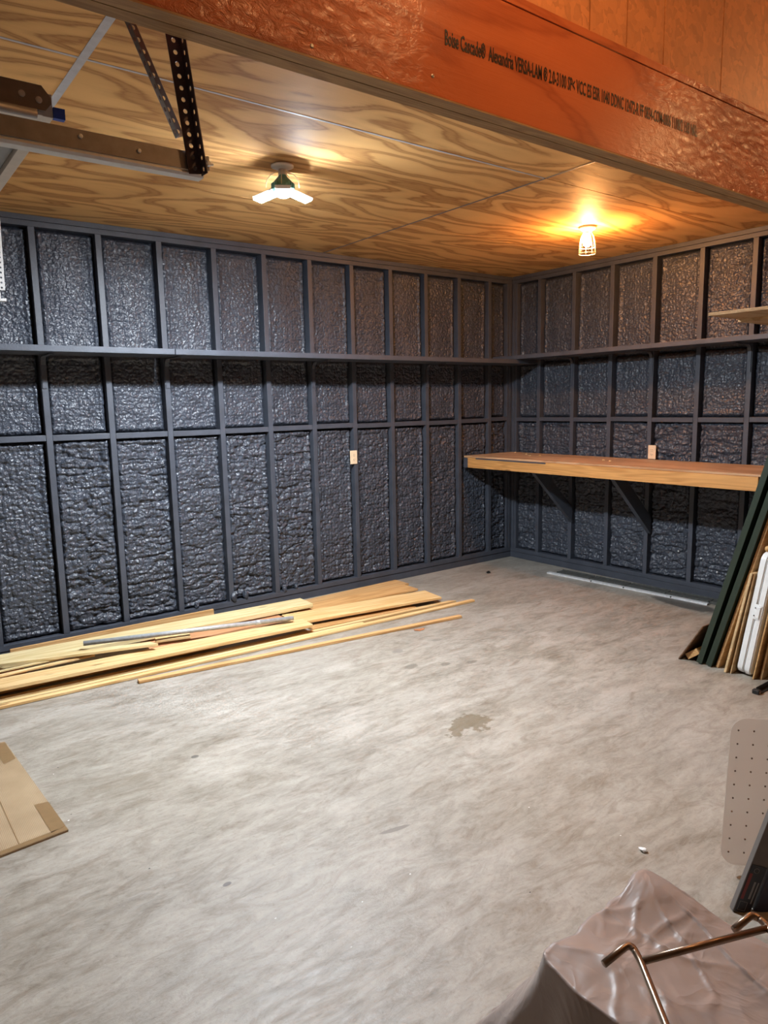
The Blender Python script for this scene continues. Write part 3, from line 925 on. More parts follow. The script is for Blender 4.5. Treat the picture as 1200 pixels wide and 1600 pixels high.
sh = bobj('roller_rod', b, M_STEEL, gd, True); sh.location = -gd.location
tp = box('blue_tape', -4.9965, -4.972, Y0 - 0.004, Y0 + 0.012, 2.262, 2.285, M_TAPEB, gd, 0)

def perforated(name, L, wdt, pitch, r, mat, parent=None, thick=0.002):
    """flat strip along local x with a row of real round holes, width along y"""
    n = int(L / pitch)
    vs, fs = [], []
    h = wdt / 2; p = pitch / 2
    for k in range(n):
        cx = (k + 0.5) * pitch
        sq = [(p, 0), (p, h), (0, h), (-p, h), (-p, 0), (-p, -h), (0, -h), (p, -h)]
        base = len(vs)
        for x, y in sq: vs.append((cx + x, y, 0))
        for q in range(8):
            a = q * math.pi / 4
            vs.append((cx + r * math.cos(a), r * math.sin(a), 0))
        for q in range(8):
            fs.append((base + q, base + (q + 1) % 8, base + 8 + (q + 1) % 8, base + 8 + q))
    o = mobj(name, vs, fs, mat, parent, local=True)
    md = o.modifiers.new('thickness', 'SOLIDIFY'); md.thickness = thick
    return o

def angle_iron(p0, p1, side1, side2, w1, w2, label, mat, root=None, name='perforated_hanger', off2=0.0):
    """two perforated legs along p0->p1"""
    p0, p1 = Vector(p0), Vector(p1)
    d = (p1 - p0); L = d.length; d.normalize()
    if root is None:
        root = thing(name, label, 'hanger', p0)
    for sd, wd, of in ((side1, w1, 0.0), (side2, w2, off2)):
        s = Vector(sd); s = (s - d * s.dot(d)).normalized()
        n = d.cross(s)
        mt = Matrix((( d.x, s.x, n.x, 0), (d.y, s.y, n.y, 0), (d.z, s.z, n.z, 0), (0, 0, 0, 1)))
        o = perforated('angle_leg', L, wd, 0.0254, 0.0055, mat, root)
        o.matrix_local = Matrix.Translation(p0 - root.location + s * wd / 2 + Vector((of, 0, 0))) @ mt
    return root

TY = -3.300
tr = thing('door_track', 'steel overhead garage door track ending near the perforated hanger', 'door track', (-5.9, TY, 2.19))
# the angle the track hangs from: upright web facing the beam and a lower flange
b = bmesh.new()
bx(b, -7.4, -4.682, TY - 0.003, TY, 2.184, 2.226, 0.0006)
o = bobj('track_angle', b, M_STEEL, tr); o.location = -tr.location
b = bmesh.new()
prof = [(0.0, 2.184), (-0.004, 2.176), (0.0, 2.170), (0.030, 2.170), (0.040, 2.176), (0.042, 2.190), (0.040, 2.190), (0.037, 2.179), (0.030, 2.173), (0.002, 2.173), (0.000, 2.178), (0.003, 2.184)]
f = [b.verts.new((-7.4, TY + y, z)) for y, z in prof]; g = [b.verts.new((-4.672, TY + y, z)) for y, z in prof]
for i in range(len(prof)):
    j = (i + 1) % len(prof); b.faces.new((f[i], f[j], g[j], g[i]))
b.faces.new(f[::-1]); b.faces.new(g)
o = bobj('track_channel', b, M_STEELW, tr); o.location = -tr.location
for x in (-4.83, -4.96, -5.4, -6.2):
    b = bmesh.new(); lathe_bm(b, [(0.005, 0), (0.005, 0.002), (0.003, 0.003)], 12)
    o = bobj('bolt', b, M_STEELW, tr); o.rotation_euler = (math.pi / 2, 0, 0); o.location = Vector((x, TY - 0.003, 2.212 if x < -4.9 else 2.205)) - tr.location
angle_iron((-4.712, TY - 0.008, 2.172), (-4.800, TY - 0.02, 2.815), (1, 0, 0), (0, -1, 0), 0.034, 0.034, 'upright perforated steel angle hanging from the ceiling to the track end', M_STEELD, off2=0.034)
angle_iron((-4.724, TY + 0.03, 2.262), (-4.975, TY + 0.03, 2.815), (1, 0, 0), (0, -1, 0), 0.022, 0.022, 'slanted perforated steel brace behind the upright hanger', M_STEEL)
# wing nut and bolt at the joint
wn = thing('hanger_bolt', 'small bolt and nut joining hanger and track end', 'bolt', (-4.668, TY - 0.004, 2.205))
b = bmesh.new(); tube_bm(b, [(-0.012, 0.0, 0), (0.022, 0.0, 0.0)], 0.003, 8); bobj('shank', b, M_STEELW, wn)
b = bmesh.new(); lathe_bm(b, [(0.008, 0), (0.008, 0.006)], 6); o = bobj('nut', b, M_STEELW, wn); o.rotation_euler = (0, math.pi / 2, 0); o.location = (0.006, 0, 0)
b = bmesh.new(); bx(b, 0.004, 0.012, -0.0015, 0.0015, -0.016, 0.018, 0.001); bobj('washer_tab', b, M_STEEL, wn)
# the far track and its hanger, at the left edge
tr2 = thing('door_track', 'far overhead door track just outside the left edge', 'door track', (-5.9, -0.78, 2.22))
b = bmesh.new(); bx(b, -7.4, -4.715, -0.783, -0.780, 2.195, 2.245, 0.0006); o = bobj('track_angle', b, M_STEELW, tr2); o.location = -tr2.location
b = bmesh.new(); bx(b, -7.4, -4.69, -0.785, -0.745, 2.180, 2.1945, 0.001); o = bobj('track_channel', b, M_STEELW, tr2); o.location = -tr2.location
angle_iron((-4.722, -0.79, 2.235), (-4.710, -0.79, 2.817), (1, 0, 0), (0, 1, 0), 0.030, 0.030, 'bright perforated steel angle hanging down at the left edge of the picture', M_STEELW)

# ------------------------------------------------------------------ lumber on the floor along the left wall
def board(A, B, width, thick, ztop, mat, label, name='board', z2=None, bev=0.002, taper=0.0, group=None):
    """A->B is the near top edge; the board lies on the wall side of that line"""
    A = Vector((A[0], A[1], ztop)); B = Vector((B[0], B[1], z2 if z2 is not None else ztop))
    L = (B - A).length; d = (B - A).normalized()
    n = Vector((0, 0, 1)); s = n.cross(d).normalized(); n = d.cross(s)
    bm_ = bmesh.new()
    bx(bm_, -L / 2, L / 2, 0, width, -thick, 0, bev)
    if taper:
        for v in bm_.verts:
            if v.co.x > L / 2 - 0.03: v.co.x -= taper * (v.co.y / width)
    o = bobj(name, bm_, mat)
    c = (A + B) / 2
    o.matrix_world = Matrix(((d.x, s.x, n.x, c.x), (d.y, s.y, n.y, c.y), (d.z, s.z, n.z, c.z), (0, 0, 0, 1)))
    tag(o, label, 'board', group or 'lumber strewn along the left wall')
    return o
T1 = 0.018
LB = [
 # A, B, width, thickness, z(A), z(B), material, label
 ((-4.209, -0.963), (-1.874, -1.252), 0.040, 0.018, 0.020, 0.020, M_OAK, 'single narrow strip lying apart in front of the lumber pile'),
 ((-5.60, -0.805), (-1.491, -0.997), 0.042, 0.016, 0.018, 0.018, M_PINE, 'longest thin pine strip, front edge of the pile, reaching farthest right'),
 ((-5.60, -0.690), (-1.620, -0.915), 0.040, 0.018, 0.020, 0.020, M_PINE, 'second long pine strip behind the front one, pointed right end'),
 ((-5.60, -0.745), (-2.532, -0.903), 0.029, 0.016, 0.018, 0.018, M_PINE_PALE, 'pale strip between the two long front strips, ending midway'),
 ((-2.901, -0.790), (-1.984, -0.845), 0.090, 0.018, 0.020, 0.020, M_OAK, 'honey coloured board end lying flat under the raised yellow boards'),
 ((-5.60, -0.590), (-3.588, -0.700), 0.090, 0.018, 0.030, 0.030, M_OAK, 'narrow brown board tucked under the big raised plank'),
 ((-5.50, -0.712), (-2.940, -0.856), 0.165, 0.022, 0.094, 0.080, M_PINE, 'big wide pine plank lying raised across the left of the pile'),
 ((-5.50, -0.440), (-4.708, -0.415), 0.120, 0.019, 0.048, 0.048, M_CEDAR, 'short dark reddish board end at the left edge, in shadow'),
 ((-5.50, -0.600), (-4.342, -0.564), 0.030, 0.012, 0.109, 0.103, M_PINE, 'lower of two thin laths at the left edge'),
 ((-5.50, -0.555), (-4.329, -0.520), 0.022, 0.010, 0.121, 0.115, M_PINE_PALE, 'upper of two thin laths at the left edge'),
 ((-5.30, -0.350), (-3.987, -0.690), 0.060, 0.018, 0.143, 0.130, M_PINE_PALE, 'pale pointed board over the laths, below the steel conduit'),
 ((-3.95, -0.530), (-3.732, -0.588), 0.075, 0.018, 0.098, 0.098, M_PINE, 'short board end showing under the steel conduit'),
 ((-5.45, -0.370), (-2.698, -0.463), 0.205, 0.030, 0.112, 0.100, M_PINE_PALE, 'wide greenish yellow board behind the conduit, chamfered right end'),
 ((-4.000, -0.560), (-2.988, -0.566), 0.200, 0.018, 0.060, 0.062, M_CEDAR, 'reddish board in the middle of the pile, beside the conduit end'),
 ((-4.740, -0.100), (-3.350, -0.098), 0.020, 0.104, 0.100, 0.100, M_OAK, 'thin peach coloured board on edge along the foot of the left wall'),
 ((-3.20, -0.290), (-1.555, -0.225), 0.185, 0.018, 0.020, 0.020, M_OAK, 'rearmost wide tan board at the right end of the pile'),
 ((-2.901, -0.450), (-1.662, -0.480), 0.190, 0.018, 0.040, 0.040, M_OAK, 'middle wide tan board at the right end of the pile'),
 ((-3.001, -0.699), (-1.737, -0.868), 0.250, 0.019, 0.061, 0.061, M_PINE, 'front wide yellow board on top at the right end of the pile'),
]
for k, (A, B, wd, th, za, zb_, m, lab) in enumerate(LB):
    board(A, B, wd, th, za, m, lab, z2=zb_, taper=(0.05 if k in (2, 10) else 0.0))

pp = thing('steel_conduit', 'grey steel conduit pipe lying on top of the lumber pile', 'pipe', (-3.7, -0.58, 0.13))
A, B = Vector((-4.377, -0.440, 0.150)), Vector((-3.026, -0.729, 0.112))
b = bmesh.new()
d = (B - A).normalized(); s = d.cross(Vector((0, 0, 1))).normalized(); n = s.cross(d)
ring = []
for (pt_, r) in ((A, 0.0155), (B, 0.0155), (B, 0.0125), (A, 0.0125)):
    ring.append([b.verts.new(pt_ - pp.location + (n * math.cos(t) + s * math.sin(t)) * r) for t in [2 * math.pi * q / 18 for q in range(18)]])
for i in range(4):
    a_, c_ = ring[i], ring[(i + 1) % 4]
    for q in range(18): b.faces.new((a_[q], a_[(q + 1) % 18], c_[(q + 1) % 18], c_[q]))
bobj('pipe_wall', b, M_PIPE, pp, True)
M_ = A + (B - A) * 0.80
b = bmesh.new(); tube_bm(b, [M_ - pp.location, M_ + d * 0.05 - pp.location], 0.0175, 18); bobj('coupling', b, M_PIPE, pp, True)

# ------------------------------------------------------------------ strips against the right wall
st = thing('metal_strip', 'long pale aluminium edging strip on the floor before the right wall', 'edging', (-0.22, -1.5, 0))
b = bmesh.new()
Aa, Bb = Vector((-0.300, -0.74, 0)), Vector((-0.205, -2.255, 0))
def lbox(bm_, A, B, off, wd, z0, z1, bev=0.001):
    d = (B - A); L = d.length; d.normalize(); s = Vector((-d.y, d.x, 0))
    mt_ = Matrix(((d.x, s.x, 0, A.x), (d.y, s.y, 0, A.y), (0, 0, 1, 0), (0, 0, 0, 1)))
    bx(bm_, 0, L, off, off + wd, z0, z1, bev, mt_)
lbox(b, Aa, Bb, -0.0, 0.042, 0.010, 0.014); lbox(b, Aa, Bb, -0.002, 0.004, 0.0, 0.013)
o = bobj('edging_face', b, M_ALU, st); o.location = -st.location
for f_ in (0.31, 0.52, 0.80):
    p = Aa.lerp(Bb, f_); b = bmesh.new(); lbox(b, p, p + (Bb - Aa).normalized() * 0.012, -0.004, 0.01, 0.005, 0.017)
    o = bobj('joint', b, M_GREYCH, st); o.location = -st.location
gg = thing('gutter_guard', 'dark grey perforated strip in sections behind the aluminium edging', 'gutter guard', (-0.1, -1.5, 0))
A2, B2 = Vector((-0.240, -0.80, 0)), Vector((-0.125, -2.60, 0))
d2 = (B2 - A2).normalized()
tot = (B2 - A2).length
for k in range(5):
    a_ = A2 + d2 * (tot * k / 5 + 0.004); c_ = A2 + d2 * (tot * (k + 1) / 5 - 0.004)
    b = bmesh.new(); lbox(b, a_, c_, 0.0, 0.100, 0.016, 0.019); lbox(b, a_, c_, 0.094, 0.006, 0.0, 0.026); lbox(b, a_, c_, 0.0, 0.005, 0.0, 0.022)
    o = bobj('guard_section', b, M_GREYCH, gg); o.location = -gg.location

# ------------------------------------------------------------------ things leaning against the partition at the right
def leaner(name, label, cat, x0, length, ybase, th, zlen, slope, mat, group='boards leaning at the right', bev=0.003, edge=None):
    """slab standing on its long edge, leaning toward -y; ybase is the front foot of the slab"""
    ang = math.atan(slope)
    b = bmesh.new(); bx(b, 0, length, -th, 0, 0, zlen, bev)
    o = bobj(name, b, mat)
    o.location = (x0, ybase, 0.0 + th * math.sin(ang)); o.rotation_euler = (ang, 0, 0)
    tag(o, label, cat, group)
    return o
X0 = -1.43
def lean_thing(name, label, cat, x0, ybase, slope, lift=0.0):
    ang = math.atan(slope)
    return thing(name, label, cat, (x0, ybase, lift), (ang, 0, 0), 'boards leaning at the right')
leaner('board', 'thin dark brown board leaning farthest out, left of the green panels', 'board', X0 - 0.02, 0.5, -2.750, 0.008, 0.285, 0.60, M_BROWN)
# short block wedged by the green panel
b = bmesh.new(); bx(b, 0, 0.30, -0.019, 0.019, -0.0445, 0.0445, 0.002)
o = bobj('wood_block', b, M_OAK, loc=(X0 + 0.01, -2.825, 0.047)); o.rotation_euler = (math.radians(52), 0, 0)
tag(o, 'short tan block of two by four wedged on the floor by the green panels', 'wood block')
for lab, yb, sl in (('front one of two dark green panels leaning at the right', -2.858, 0.275), ('rear one of two dark green panels, closest to the tan board', -2.918, 0.279)):
    t = lean_thing('green_panel', lab, 'panel', X0, yb, sl, 0.012)
    b = bmesh.new(); bx(b, 0.0, 1.30, -0.034, -0.004, 0, 1.52, 0.003); bobj('panel_board', b, M_GREEN, t)
    b = bmesh.new(); bx(b, -0.003, 0.05, -0.037, -0.002, 0.0, 1.52, 0.002); bobj('edge_band', b, M_GREEN, t)
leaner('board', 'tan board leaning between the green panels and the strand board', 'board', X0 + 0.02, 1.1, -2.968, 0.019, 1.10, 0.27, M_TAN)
leaner('strand_board', 'narrow rough strand board leaning left of the white folding table', 'strand board', X0 - 0.02, 0.60, -3.040, 0.015, 0.63, 0.192, M_OSB2)
leaner('plywood_strip', 'thin plywood sheet directly behind the white folding table', 'plywood', X0 - 0.01, 0.60, -3.073, 0.008, 0.63, 0.168, M_PLY)
# white folding table, folded in half and stood on edge
ft = lean_thing('folding_table', 'white plastic folding table folded in half, leaning with its latch showing', 'folding table', X0, -3.101, 0.148, 0.016)
for s_, y0 in ((0, -0.037), (1, -0.0775)):
    b = bmesh.new()
    bx(b, 0, 1.2, y0, y0 + 0.0365, 0, 0.74)
    # round the upright corners of the half
    ed = [e for e in b.edges if abs(e.verts[0].co.y - e.verts[1].co.y) > 0.03]
    bmesh.ops.bevel(b, geom=ed, offset=0.05, segments=6, affect='EDGES', profile=0.5)
    ed = [e for e in b.edges if len(e.link_faces) == 2 and e.calc_face_angle(0) > 1.2]
    bmesh.ops.bevel(b, geom=ed, offset=0.006, segments=2, affect='EDGES')
    bobj('table_half', b, M_WHITE, ft)
b = bmesh.new(); bx(b, -0.004, 0.002, -0.066, -0.028, 0.35, 0.44, 0.002); la = bobj('latch', b, M_WHITE, ft)
b = bmesh.new(); bx(b, -0.008, -0.003, -0.062, -0.042, 0.36, 0.43, 0.002); bobj('latch_tab', b, M_WHITE, la)
for rz_ in (0.372, 0.418):
    b = bmesh.new(); tube_bm(b, [(-0.009, -0.034, rz_), (-0.0035, -0.034, rz_)], 0.003, 8); bobj('rivet', b, M_SLOT, la)
dw = thing('dowel', 'round tan wooden dowel resting on the white folding table', 'dowel', (X0 - 0.02, -3.250, 0.774))
b = bmesh.new(); tube_bm(b, [(0, 0, 0), (0.9, 0.0, 0.0)], 0.017, 18); bobj('rod', b, M_OAK, dw, True)
leaner('plywood_strip', 'thin board leaning just right of the white folding table', 'board', X0 + 0.0, 1.1, -3.197, 0.010, 0.80, 0.158, M_OAK)
leaner('plywood_sheet', 'wide plywood offcut at the right edge behind the black foot', 'plywood', X0 + 0.03, 1.1, -3.225, 0.012, 0.66, 0.150, M_PLY)
bk = thing('table_stand', 'black metal table foot lying on the floor at the right edge', 'foot', (-1.60, -3.30, 0))
b = bmesh.new(); bx(b, 0.0, 0.50, -0.03, 0.0, 0.0, 0.006, 0.001); bx(b, 0.0, 0.50, -0.004, 0.0, 0.0, 0.030, 0.001); bx(b, -0.03, 0.0, -0.03, 0.008, 0.0, 0.024, 0.004)
bobj('foot_rail', b, M_BLACK, bk)
b = bmesh.new(); tube_bm(b, [(-0.016, -0.031, 0.012), (-0.016, 0.010, 0.012)], 0.006, 10); bobj('pivot', b, M_STEEL, bk, True)

# ------------------------------------------------------------------ vinyl mat and long cartons at lower right
U_ = Vector((0.80, -0.60, 0)); Nn = Vector((-0.60, -0.80, 0))
mroot = thing('chair_mat', 'beige dotted vinyl mat with rounded corners leaning at the right edge', 'mat', (-3.222, -3.955, 0.034), (math.radians(-7), math.radians(5.2), math.atan2(-0.6, 0.8)))
b = bmesh.new()
W_, H_, R_ = 0.36, 0.505, 0.055
pts = []
for cx, cz, a0 in ((W_ - R_, R_, -90), (W_ - R_, H_ - R_, 0), (R_, H_ - R_, 90), (R_, R_, 180)):
    for q in range(9):
        a = math.radians(a0 + q * 90 / 8); pts.append((cx + R_ * math.cos(a), cz + R_ * math.sin(a)))
f = [b.verts.new((x, -0.0015, z)) for x, z in pts]; g = [b.verts.new((x, 0.0015, z)) for x, z in pts]
b.faces.new(f); b.faces.new(g[::-1])
for i in range(len(pts)): b.faces.new((f[i], f[(i + 1) % len(pts)], g[(i + 1) % len(pts)], g[i]))
bobj('mat_sheet', b, M_MAT, mroot)
b = bmesh.new()
for i in range(6):
    for j in range(10):
        x, z = 0.026 + i * 0.0535, H_ - 0.043 - j * 0.0465
        if z < 0.02: continue
        lathe_bm(b, [(0.0034, 0.0), (0.0030, 0.002), (0.0008, 0.0045)], 6, (0, 0, 0))
        for v in b.verts[-18:] if False else list(b.verts)[-18:]:
            c0 = v.co.copy(); v.co = Vector((x + c0.x, -0.0015 - c0.z, z + c0.y))
o = bobj('cleats', b, plain('cleat_brown', (0.16, 0.11, 0.085), 0.3), mroot)
o['kind'] = 'stuff'

def carton(label, loc, lean, tilt, L, Wd, H, body, with_label):
    t = thing('long_carton', label, 'box', loc, Euler((0, 0, math.atan2(-0.6, 0.8))), 'long cartons at the right edge')
    R = Matrix.Rotation(math.radians(lean), 4, 'X') @ Matrix.Rotation(math.radians(tilt), 4, 'Y')
    b = bmesh.new(); bx(b, 0, L, 0, Wd, 0, H, 0.002, R); c = bobj('carton_body', b, body, t)
    if with_label:
        b = bmesh.new(); bx(b, 0.004, L - 0.004, -0.0016, -0.0004, 0.006, 0.17, 0, R); lb = bobj('printed_label', b, M_LABEL, t)
        b = bmesh.new(); bx(b, 0.006, 0.016, -0.0022, -0.0015, 0.05, 0.14, 0, R); bobj('red_band', b, M_REDB, lb)
        b = bmesh.new(); bx(b, 0.030, 0.036, -0.0022, -0.0015, 0.055, 0.115, 0, R); bx(b, 0.042, 0.046, -0.0022, -0.0015, 0.04, 0.115, 0, R); bobj('print_lines', b, M_PRINT, lb)
        b = bmesh.new()
        pts_ = [R @ Vector((0.024 + 0.008 * math.cos(q * math.pi / 10), -0.002, 0.152 + 0.008 * math.sin(q * math.pi / 10))) for q in range(21)]
        tube_bm(b, pts_, 0.0007, 5, False); bobj('round_emblem', b, M_PRINT, lb)
        b = bmesh.new()
        for (p, q) in (((0.010, 0.012), (0.034, 0.012)), ((0.034, 0.012), (0.034, 0.042)), ((0.034, 0.042), (0.010, 0.042)), ((0.010, 0.042), (0.010, 0.012))):
            tube_bm(b, [R @ Vector((p[0], -0.002, p[1])), R @ Vector((q[0], -0.002, q[1]))], 0.0007, 5)
        bobj('outlined_square', b, M_PRINT, lb)
    return t
M_LABEL = plain('carton_label_black', (0.012, 0.014, 0.022), 0.35)
M_REDB = plain('label_red', (0.20, 0.02, 0.02), 0.4)
M_PRINT = plain('label_print_grey', (0.25, 0.24, 0.24), 0.5)
M_CARTON = plain('carton_grey', (0.13, 0.115, 0.105), 0.45)
carton('grey carton with black printed label standing tilted at the right edge', (-3.375, -4.080, 0.004), 0, 17, 0.056, 0.022, 0.55, M_CARTON, True)
carton('second grey carton right behind the labelled one', (-3.322, -4.122, 0.004), 0, 17, 0.05, 0.022, 0.52, plain('carton_blue_black', (0.03, 0.035, 0.06), 0.4), False)

# ------------------------------------------------------------------ cardboard on the floor, left
cb = thing('flattened_cardboard', 'flattened brown cardboard with tape patches lying on the floor at the left edge', 'cardboard', (-5.2, -1.8, 0))
P = [(-4.976, -1.290), (-4.919, -2.279), (-5.90, -2.345), (-5.96, -1.23)]
vs = [(x, y, 0.008) for x, y in P] + [(x, y, 0.0005) for x, y in P]
mobj('sheet', vs, [(0, 3, 2, 1), (4, 5, 6, 7), (0, 1, 5, 4), (1, 2, 6, 5), (2, 3, 7, 6), (3, 0, 4, 7)], M_CARD, cb)
def patch(nm, pts_, z, m): return mobj(nm, [(x, y, z) for x, y in pts_] + [(x, y, z - 0.0006) for x, y in pts_], [tuple(range(len(pts_)))[::-1], tuple(range(len(pts_), 2 * len(pts_)))] + [(i, (i + 1) % len(pts_), len(pts_) + (i + 1) % len(pts_), len(pts_) + i) for i in range(len(pts_))], m, cb)
patch('packing_tape', [(-4.978, -1.30), (-4.967, -1.515), (-5.020, -1.545), (-5.040, -1.30)], 0.0092, M_TAPE)
patch('packing_tape', [(-4.934, -2.015), (-4.921, -2.245), (-4.976, -2.262), (-4.986, -2.005)], 0.0092, M_TAPE)
patch('packing_tape', [(-4.921, -2.250), (-4.919, -2.278), (-5.40, -2.310), (-5.40, -2.282)], 0.0092, M_TAPE)
patch('score_line', [(-5.100, -1.30), (-5.0965, -1.30), (-5.0865, -2.284), (-5.090, -2.284)], 0.0089, M_TAPE)

# ------------------------------------------------------------------ covered item with elastic hem, lower right
cv = thing('fabric_cover', 'taupe fabric cover with gathered elastic hem draped over a low item, lower right', 'cover', (-4.15, -4.60, 0))
def superpoly(corners, th, cen, rnd):
    """radial hit on a rounded quad"""
    d = np.array([math.cos(th), math.sin(th)])
    best = 1e9
    k = len(corners)
    for i in range(k):
        p = np.array(corners[i]) - cen; q = np.array(corners[(i + 1) % k]) - cen
        e = q - p
        den = d[0] * (-e[1]) + d[1] * e[0]
        if abs(den) < 1e-9: continue
        t = (p[0] * (-e[1]) + p[1] * e[0]) / den
        u = (d[0] * p[1] - d[1] * p[0]) / den
        u = -(u) if False else u
        s_ = ((d * t - p) @ e) / (e @ e)
        if t > 0 and -1e-6 <= s_ <= 1 + 1e-6: best = min(best, t)
    return best
cen = np.array([-4.20, -4.62])
TOP = [(-4.43, -4.190), (-4.05, -4.190), (-3.98, -5.00), (-4.47, -5.02)]
HEM = [(-4.44, -3.975), (-3.62, -4.01), (-3.66, -5.15), (-4.62, -5.15)]
NA, NR = 540, 130
rt = np.array([superpoly(TOP, 2 * math.pi * a / NA, cen, 0) for a in range(NA)])
rh = np.array([superpoly(HEM, 2 * math.pi * a / NA, cen, 0) for a in range(NA)])
def smoothc(r, k):
    o = r.copy()
    for _ in range(k): o = (np.roll(o, 1) + o * 2 + np.roll(o, -1)) / 4
    return o
rt = smoothc(rt, 14); rh = smoothc(rh, 10)
vs = []
HT, HH = 0.480, 0.13
for i in range(NR + 1):
    q = i / NR
    for a in range(NA):
        th = 2 * math.pi * a / NA
        c_, s_ = math.cos(th), math.sin(th)
        if q <= 0.55:
            r = rt[a] * q / 0.55
            z = HT
        else:
            t = (q - 0.55) / 0.45
            # shoulder then a slightly hollow drop to the hem
            r = rt[a] + (rh[a] - rt[a]) * (t ** 1.15)
            z = HT - (HT - HH) * (t ** 0.92)
        x, y = cen[0] + r * c_, cen[1] + r * s_
        # peak at the far right corner of the item and a dip between
        z += 0.034 * math.exp(-(((x + 4.07) / 0.09) ** 2 + ((y + 4.21) / 0.10) ** 2)) * (1 if q < 0.75 else max(0, 1 - (q - 0.75) * 4))
        z -= 0.030 * math.exp(-(((x + 4.2) / 0.16) ** 2 + ((y + 4.62) / 0.20) ** 2))
        t = max(0.0, (q - 0.45) / 0.55)
        fold = (math.sin(th * 17 + 2.0 * math.sin(th * 3)) * 0.5 + math.sin(th * 29 + 1.3) * 0.35) * t
        fold += 0.42 * math.sin(th * 43 + 2.2 * math.sin(th * 7)) * t ** 1.5
        fine = math.sin(th * 92 + 3 * math.sin(th * 11)) * max(0, (q - 0.9) / 0.1)
        rr = 0.042 * fold * (1 - 0.4 * max(0, (q - 0.85) / 0.15)) + 0.006 * fine
        x += rr * c_; y += rr * s_
        vs.append((x, y, z))
vs = np.array(vs)
nx = fbm(vs[:, 0] * 9 + 50, vs[:, 1] * 9 + 50, 3, 3) - 0.5
# long creases fanning out from the peak
ang = np.arctan2(vs[:, 1] + 4.21, vs[:, 0] + 4.07); dist = np.hypot(vs[:, 1] + 4.21, vs[:, 0] + 4.07)
cre = np.exp(-((np.sin(ang * 6.0 + 0.8 + nx * 2.2)) / 0.16) ** 2) * np.clip(dist / 0.12, 0, 1) * np.clip(1.2 - dist * 1.3, 0, 1)
w2 = np.abs(fbm(vs[:, 0] * 6 + 9, vs[:, 1] * 10 + 3, 31, 2) - 0.5)
vs[:, 2] += 0.012 * nx + 0.005 * cre
rs_ = np.random.RandomState(4)
for k in range(44):
    ax_, ay_ = rs_.uniform(-4.48, -3.80), rs_.uniform(-4.95, -4.16)
    an = rs_.choice([0.5, 1.1, -0.4, 2.2, 2.7]) + rs_.normal(0, 0.25); ln = rs_.uniform(0.06, 0.17)
    ca_, sa_ = math.cos(an), math.sin(an)
    u_ = (vs[:, 0] - ax_) * ca_ + (vs[:, 1] - ay_) * sa_
    v_ = -(vs[:, 0] - ax_) * sa_ + (vs[:, 1] - ay_) * ca_ + 0.012 * np.sin(u_ * 30 + k)
    vs[:, 2] += rs_.uniform(0.003, 0.006) * np.exp(-np.abs(v_) / 0.007) * np.exp(-(u_ / ln) ** 2) 
fs = []
for i in range(NR):
    for a in range(NA):
        a2 = (a + 1) % NA
        fs.append((i * NA + a, (i + 1) * NA + a, (i + 1) * NA + a2, i * NA + a2))
co = mobj('cover_cloth', vs.tolist(), fs, M_FABRIC, cv, smooth=True)
# gathered hem: scalloped ring just under the cloth edge, with its elastic
b = bmesh.new(); rings = []
for lvl in range(4):
    ring = []
    for k in range(720):
        th = 2 * math.pi * k / 720
        a = th / (2 * math.pi) * NA
        r = rh[int(a) % NA] * (1 - a % 1) + rh[(int(a) + 1) % NA] * (a % 1)
        fr = math.sin(th * 95 + 3 * math.sin(th * 11)) * (0.006, 0.003, 0.010, 0.012)[lvl]
        rr = r + (0.0, -0.012, -0.002, -0.012)[lvl] + fr
        z = HH + (0.006, -0.008, -0.020, -0.032)[lvl] + 0.003 * math.sin(th * 60)
        ring.append(b.verts.new((cen[0] + rr * math.cos(th) - cv.location.x, cen[1] + rr * math.sin(th) - cv.location.y, z)))
    rings.append(ring)
for p, q in zip(rings, rings[1:]):
    for k in range(720): b.faces.new((p[k], p[(k + 1) % 720], q[(k + 1) % 720], q[k]))
hm = bobj('gathered_hem', b, M_FABRIC, cv, True)
# what it covers stands on the floor
it = thing('covered_item', 'low dark item standing hidden under the taupe cover', 'machine', (-4.2, -4.6, 0))
box('body', -4.38, -4.05, -4.98, -4.26, 0.10, 0.40, M_BLACK, it, 0.02)
for x in (-4.34, -4.09):
    for y in (-4.90, -4.34):
        b = bmesh.new(); tube_bm(b, [(x + 4.2 - 0.02, y + 4.6, 0.07), (x + 4.2 + 0.02, y + 4.6, 0.07)], 0.07, 20); bobj('wheel', b, M_BLACK, it, True)

# bronze tube frame lying on the cover
fm = thing('tube_frame', 'bronze metal tube frame with hooked ends lying on the taupe cover', 'frame', (-4.3, -4.45, 0.58))
def T(pts_, r, nm):
    b = bmesh.new(); tube_bm(b, smooth_path([Vector(p) - fm.location for p in pts_], 8), r, 14); return bobj(nm, b, M_BRONZE, fm, True)
T([(-4.452, -4.363, 0.592), (-4.385, -4.372, 0.606), (-4.400, -4.402, 0.600), (-4.492, -4.512, 0.600), (-4.60, -4.645, 0.60)], 0.0068, 'side_tube')
T([(-4.190, -4.468, 0.596), (-4.130, -4.476, 0.606), (-4.136, -4.504, 0.600), (-4.228, -4.614, 0.600), (-4.336, -4.747, 0.60)], 0.0068, 'side_tube')
T([(-4.404, -4.406, 0.600), (-4.140, -4.509, 0.600)], 0.0066, 'cross_tube')
T([(-4.57, -4.608, 0.600), (-4.306, -4.711, 0.600)], 0.0066, 'cross_tube')

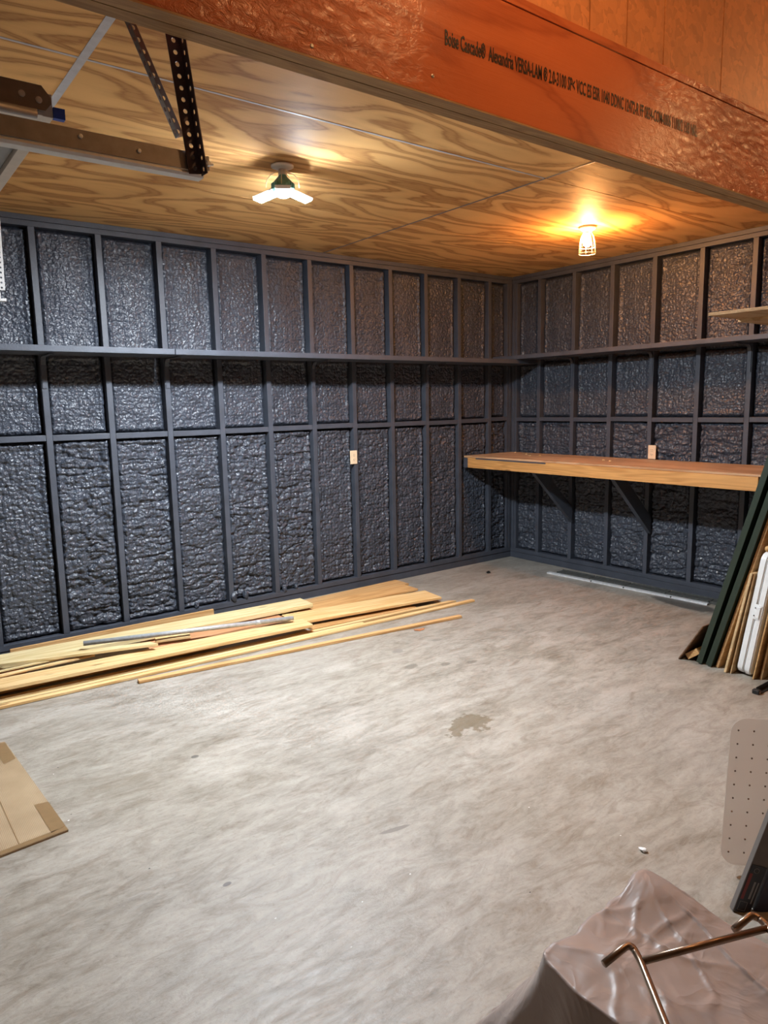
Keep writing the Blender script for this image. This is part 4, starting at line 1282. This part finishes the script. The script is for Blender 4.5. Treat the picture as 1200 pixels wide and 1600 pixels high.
# ------------------------------------------------------------------ litter on the floor
def leaf(loc, L, Wd, rz, mat, label, nm='dry_leaf', cat='leaf'):
    b = bmesh.new(); n_ = 8; up_, dn = [], []
    for i in range(n_ + 1):
        t = i / n_; w_ = Wd / 2 * math.sin(math.pi * t) ** 0.7 * (1 + 0.25 * math.sin(t * 17))
        z = 0.002 + 0.012 * abs(t - 0.5)
        up_.append(b.verts.new((t * L - L / 2, w_ + 0.0005, z + 0.004))); dn.append(b.verts.new((t * L - L / 2, -w_ - 0.0005, z)))
    for i in range(n_): b.faces.new((up_[i], up_[i + 1], dn[i + 1], dn[i]))
    o = bobj(nm, b, mat, loc=loc); o.rotation_euler = (0, 0, rz)
    tag(o, label, cat); return o
M_LEAF = plain('dry_leaf_brown', (0.42, 0.17, 0.07), 0.6)
leaf((-2.306, -1.265, 0), 0.085, 0.035, -0.3, M_LEAF, 'small reddish dry leaf on the floor beside the lone strip')
leaf((-0.687, -0.355, 0), 0.07, 0.04, 0.5, M_BLACK, 'small black scrap on the floor near the far corner', 'black_scrap', 'scrap')
b = bmesh.new(); bmesh.ops.create_icosphere(b, subdivisions=2, radius=1)
for v in b.verts:
    k = 0.6 + 0.5 * random.random(); v.co = Vector((v.co.x * 0.014 * k, v.co.y * 0.018 * k, 0.006 + v.co.z * 0.006 * k))
o = bobj('plastic_scrap', b, M_WHITE, loc=(-3.318, -3.726, 0.001)); tag(o, 'crumpled clear plastic scrap on the floor left of the dotted mat', 'scrap')
spots = [(-4.83, -1.72), (-4.86, -1.77), (-4.90, -2.20), (-4.88, -2.16), (-4.26, -3.31), (-4.05, -3.30), (-3.80, -3.62), (-4.52, -3.20), (-4.40, -3.45), (-3.55, -3.95), (-3.30, -3.62), (-3.42, -3.28), (-4.75, -2.70), (-3.05, -3.88)]
for k, (x, y) in enumerate(spots):
    b = bmesh.new(); bmesh.ops.create_icosphere(b, subdivisions=1, radius=random.uniform(0.0022, 0.0042))
    for v in b.verts: v.co.z = abs(v.co.z) * 0.5; v.co.x *= 1.4
    o = bobj('floor_crumb', b, M_WHITE if k % 3 else M_BLACK, loc=(x, y, 0.0))
    tag(o, 'tiny light crumb on the concrete floor' if k % 3 else 'tiny dark crumb on the concrete floor', 'crumb', 'crumbs on the floor')
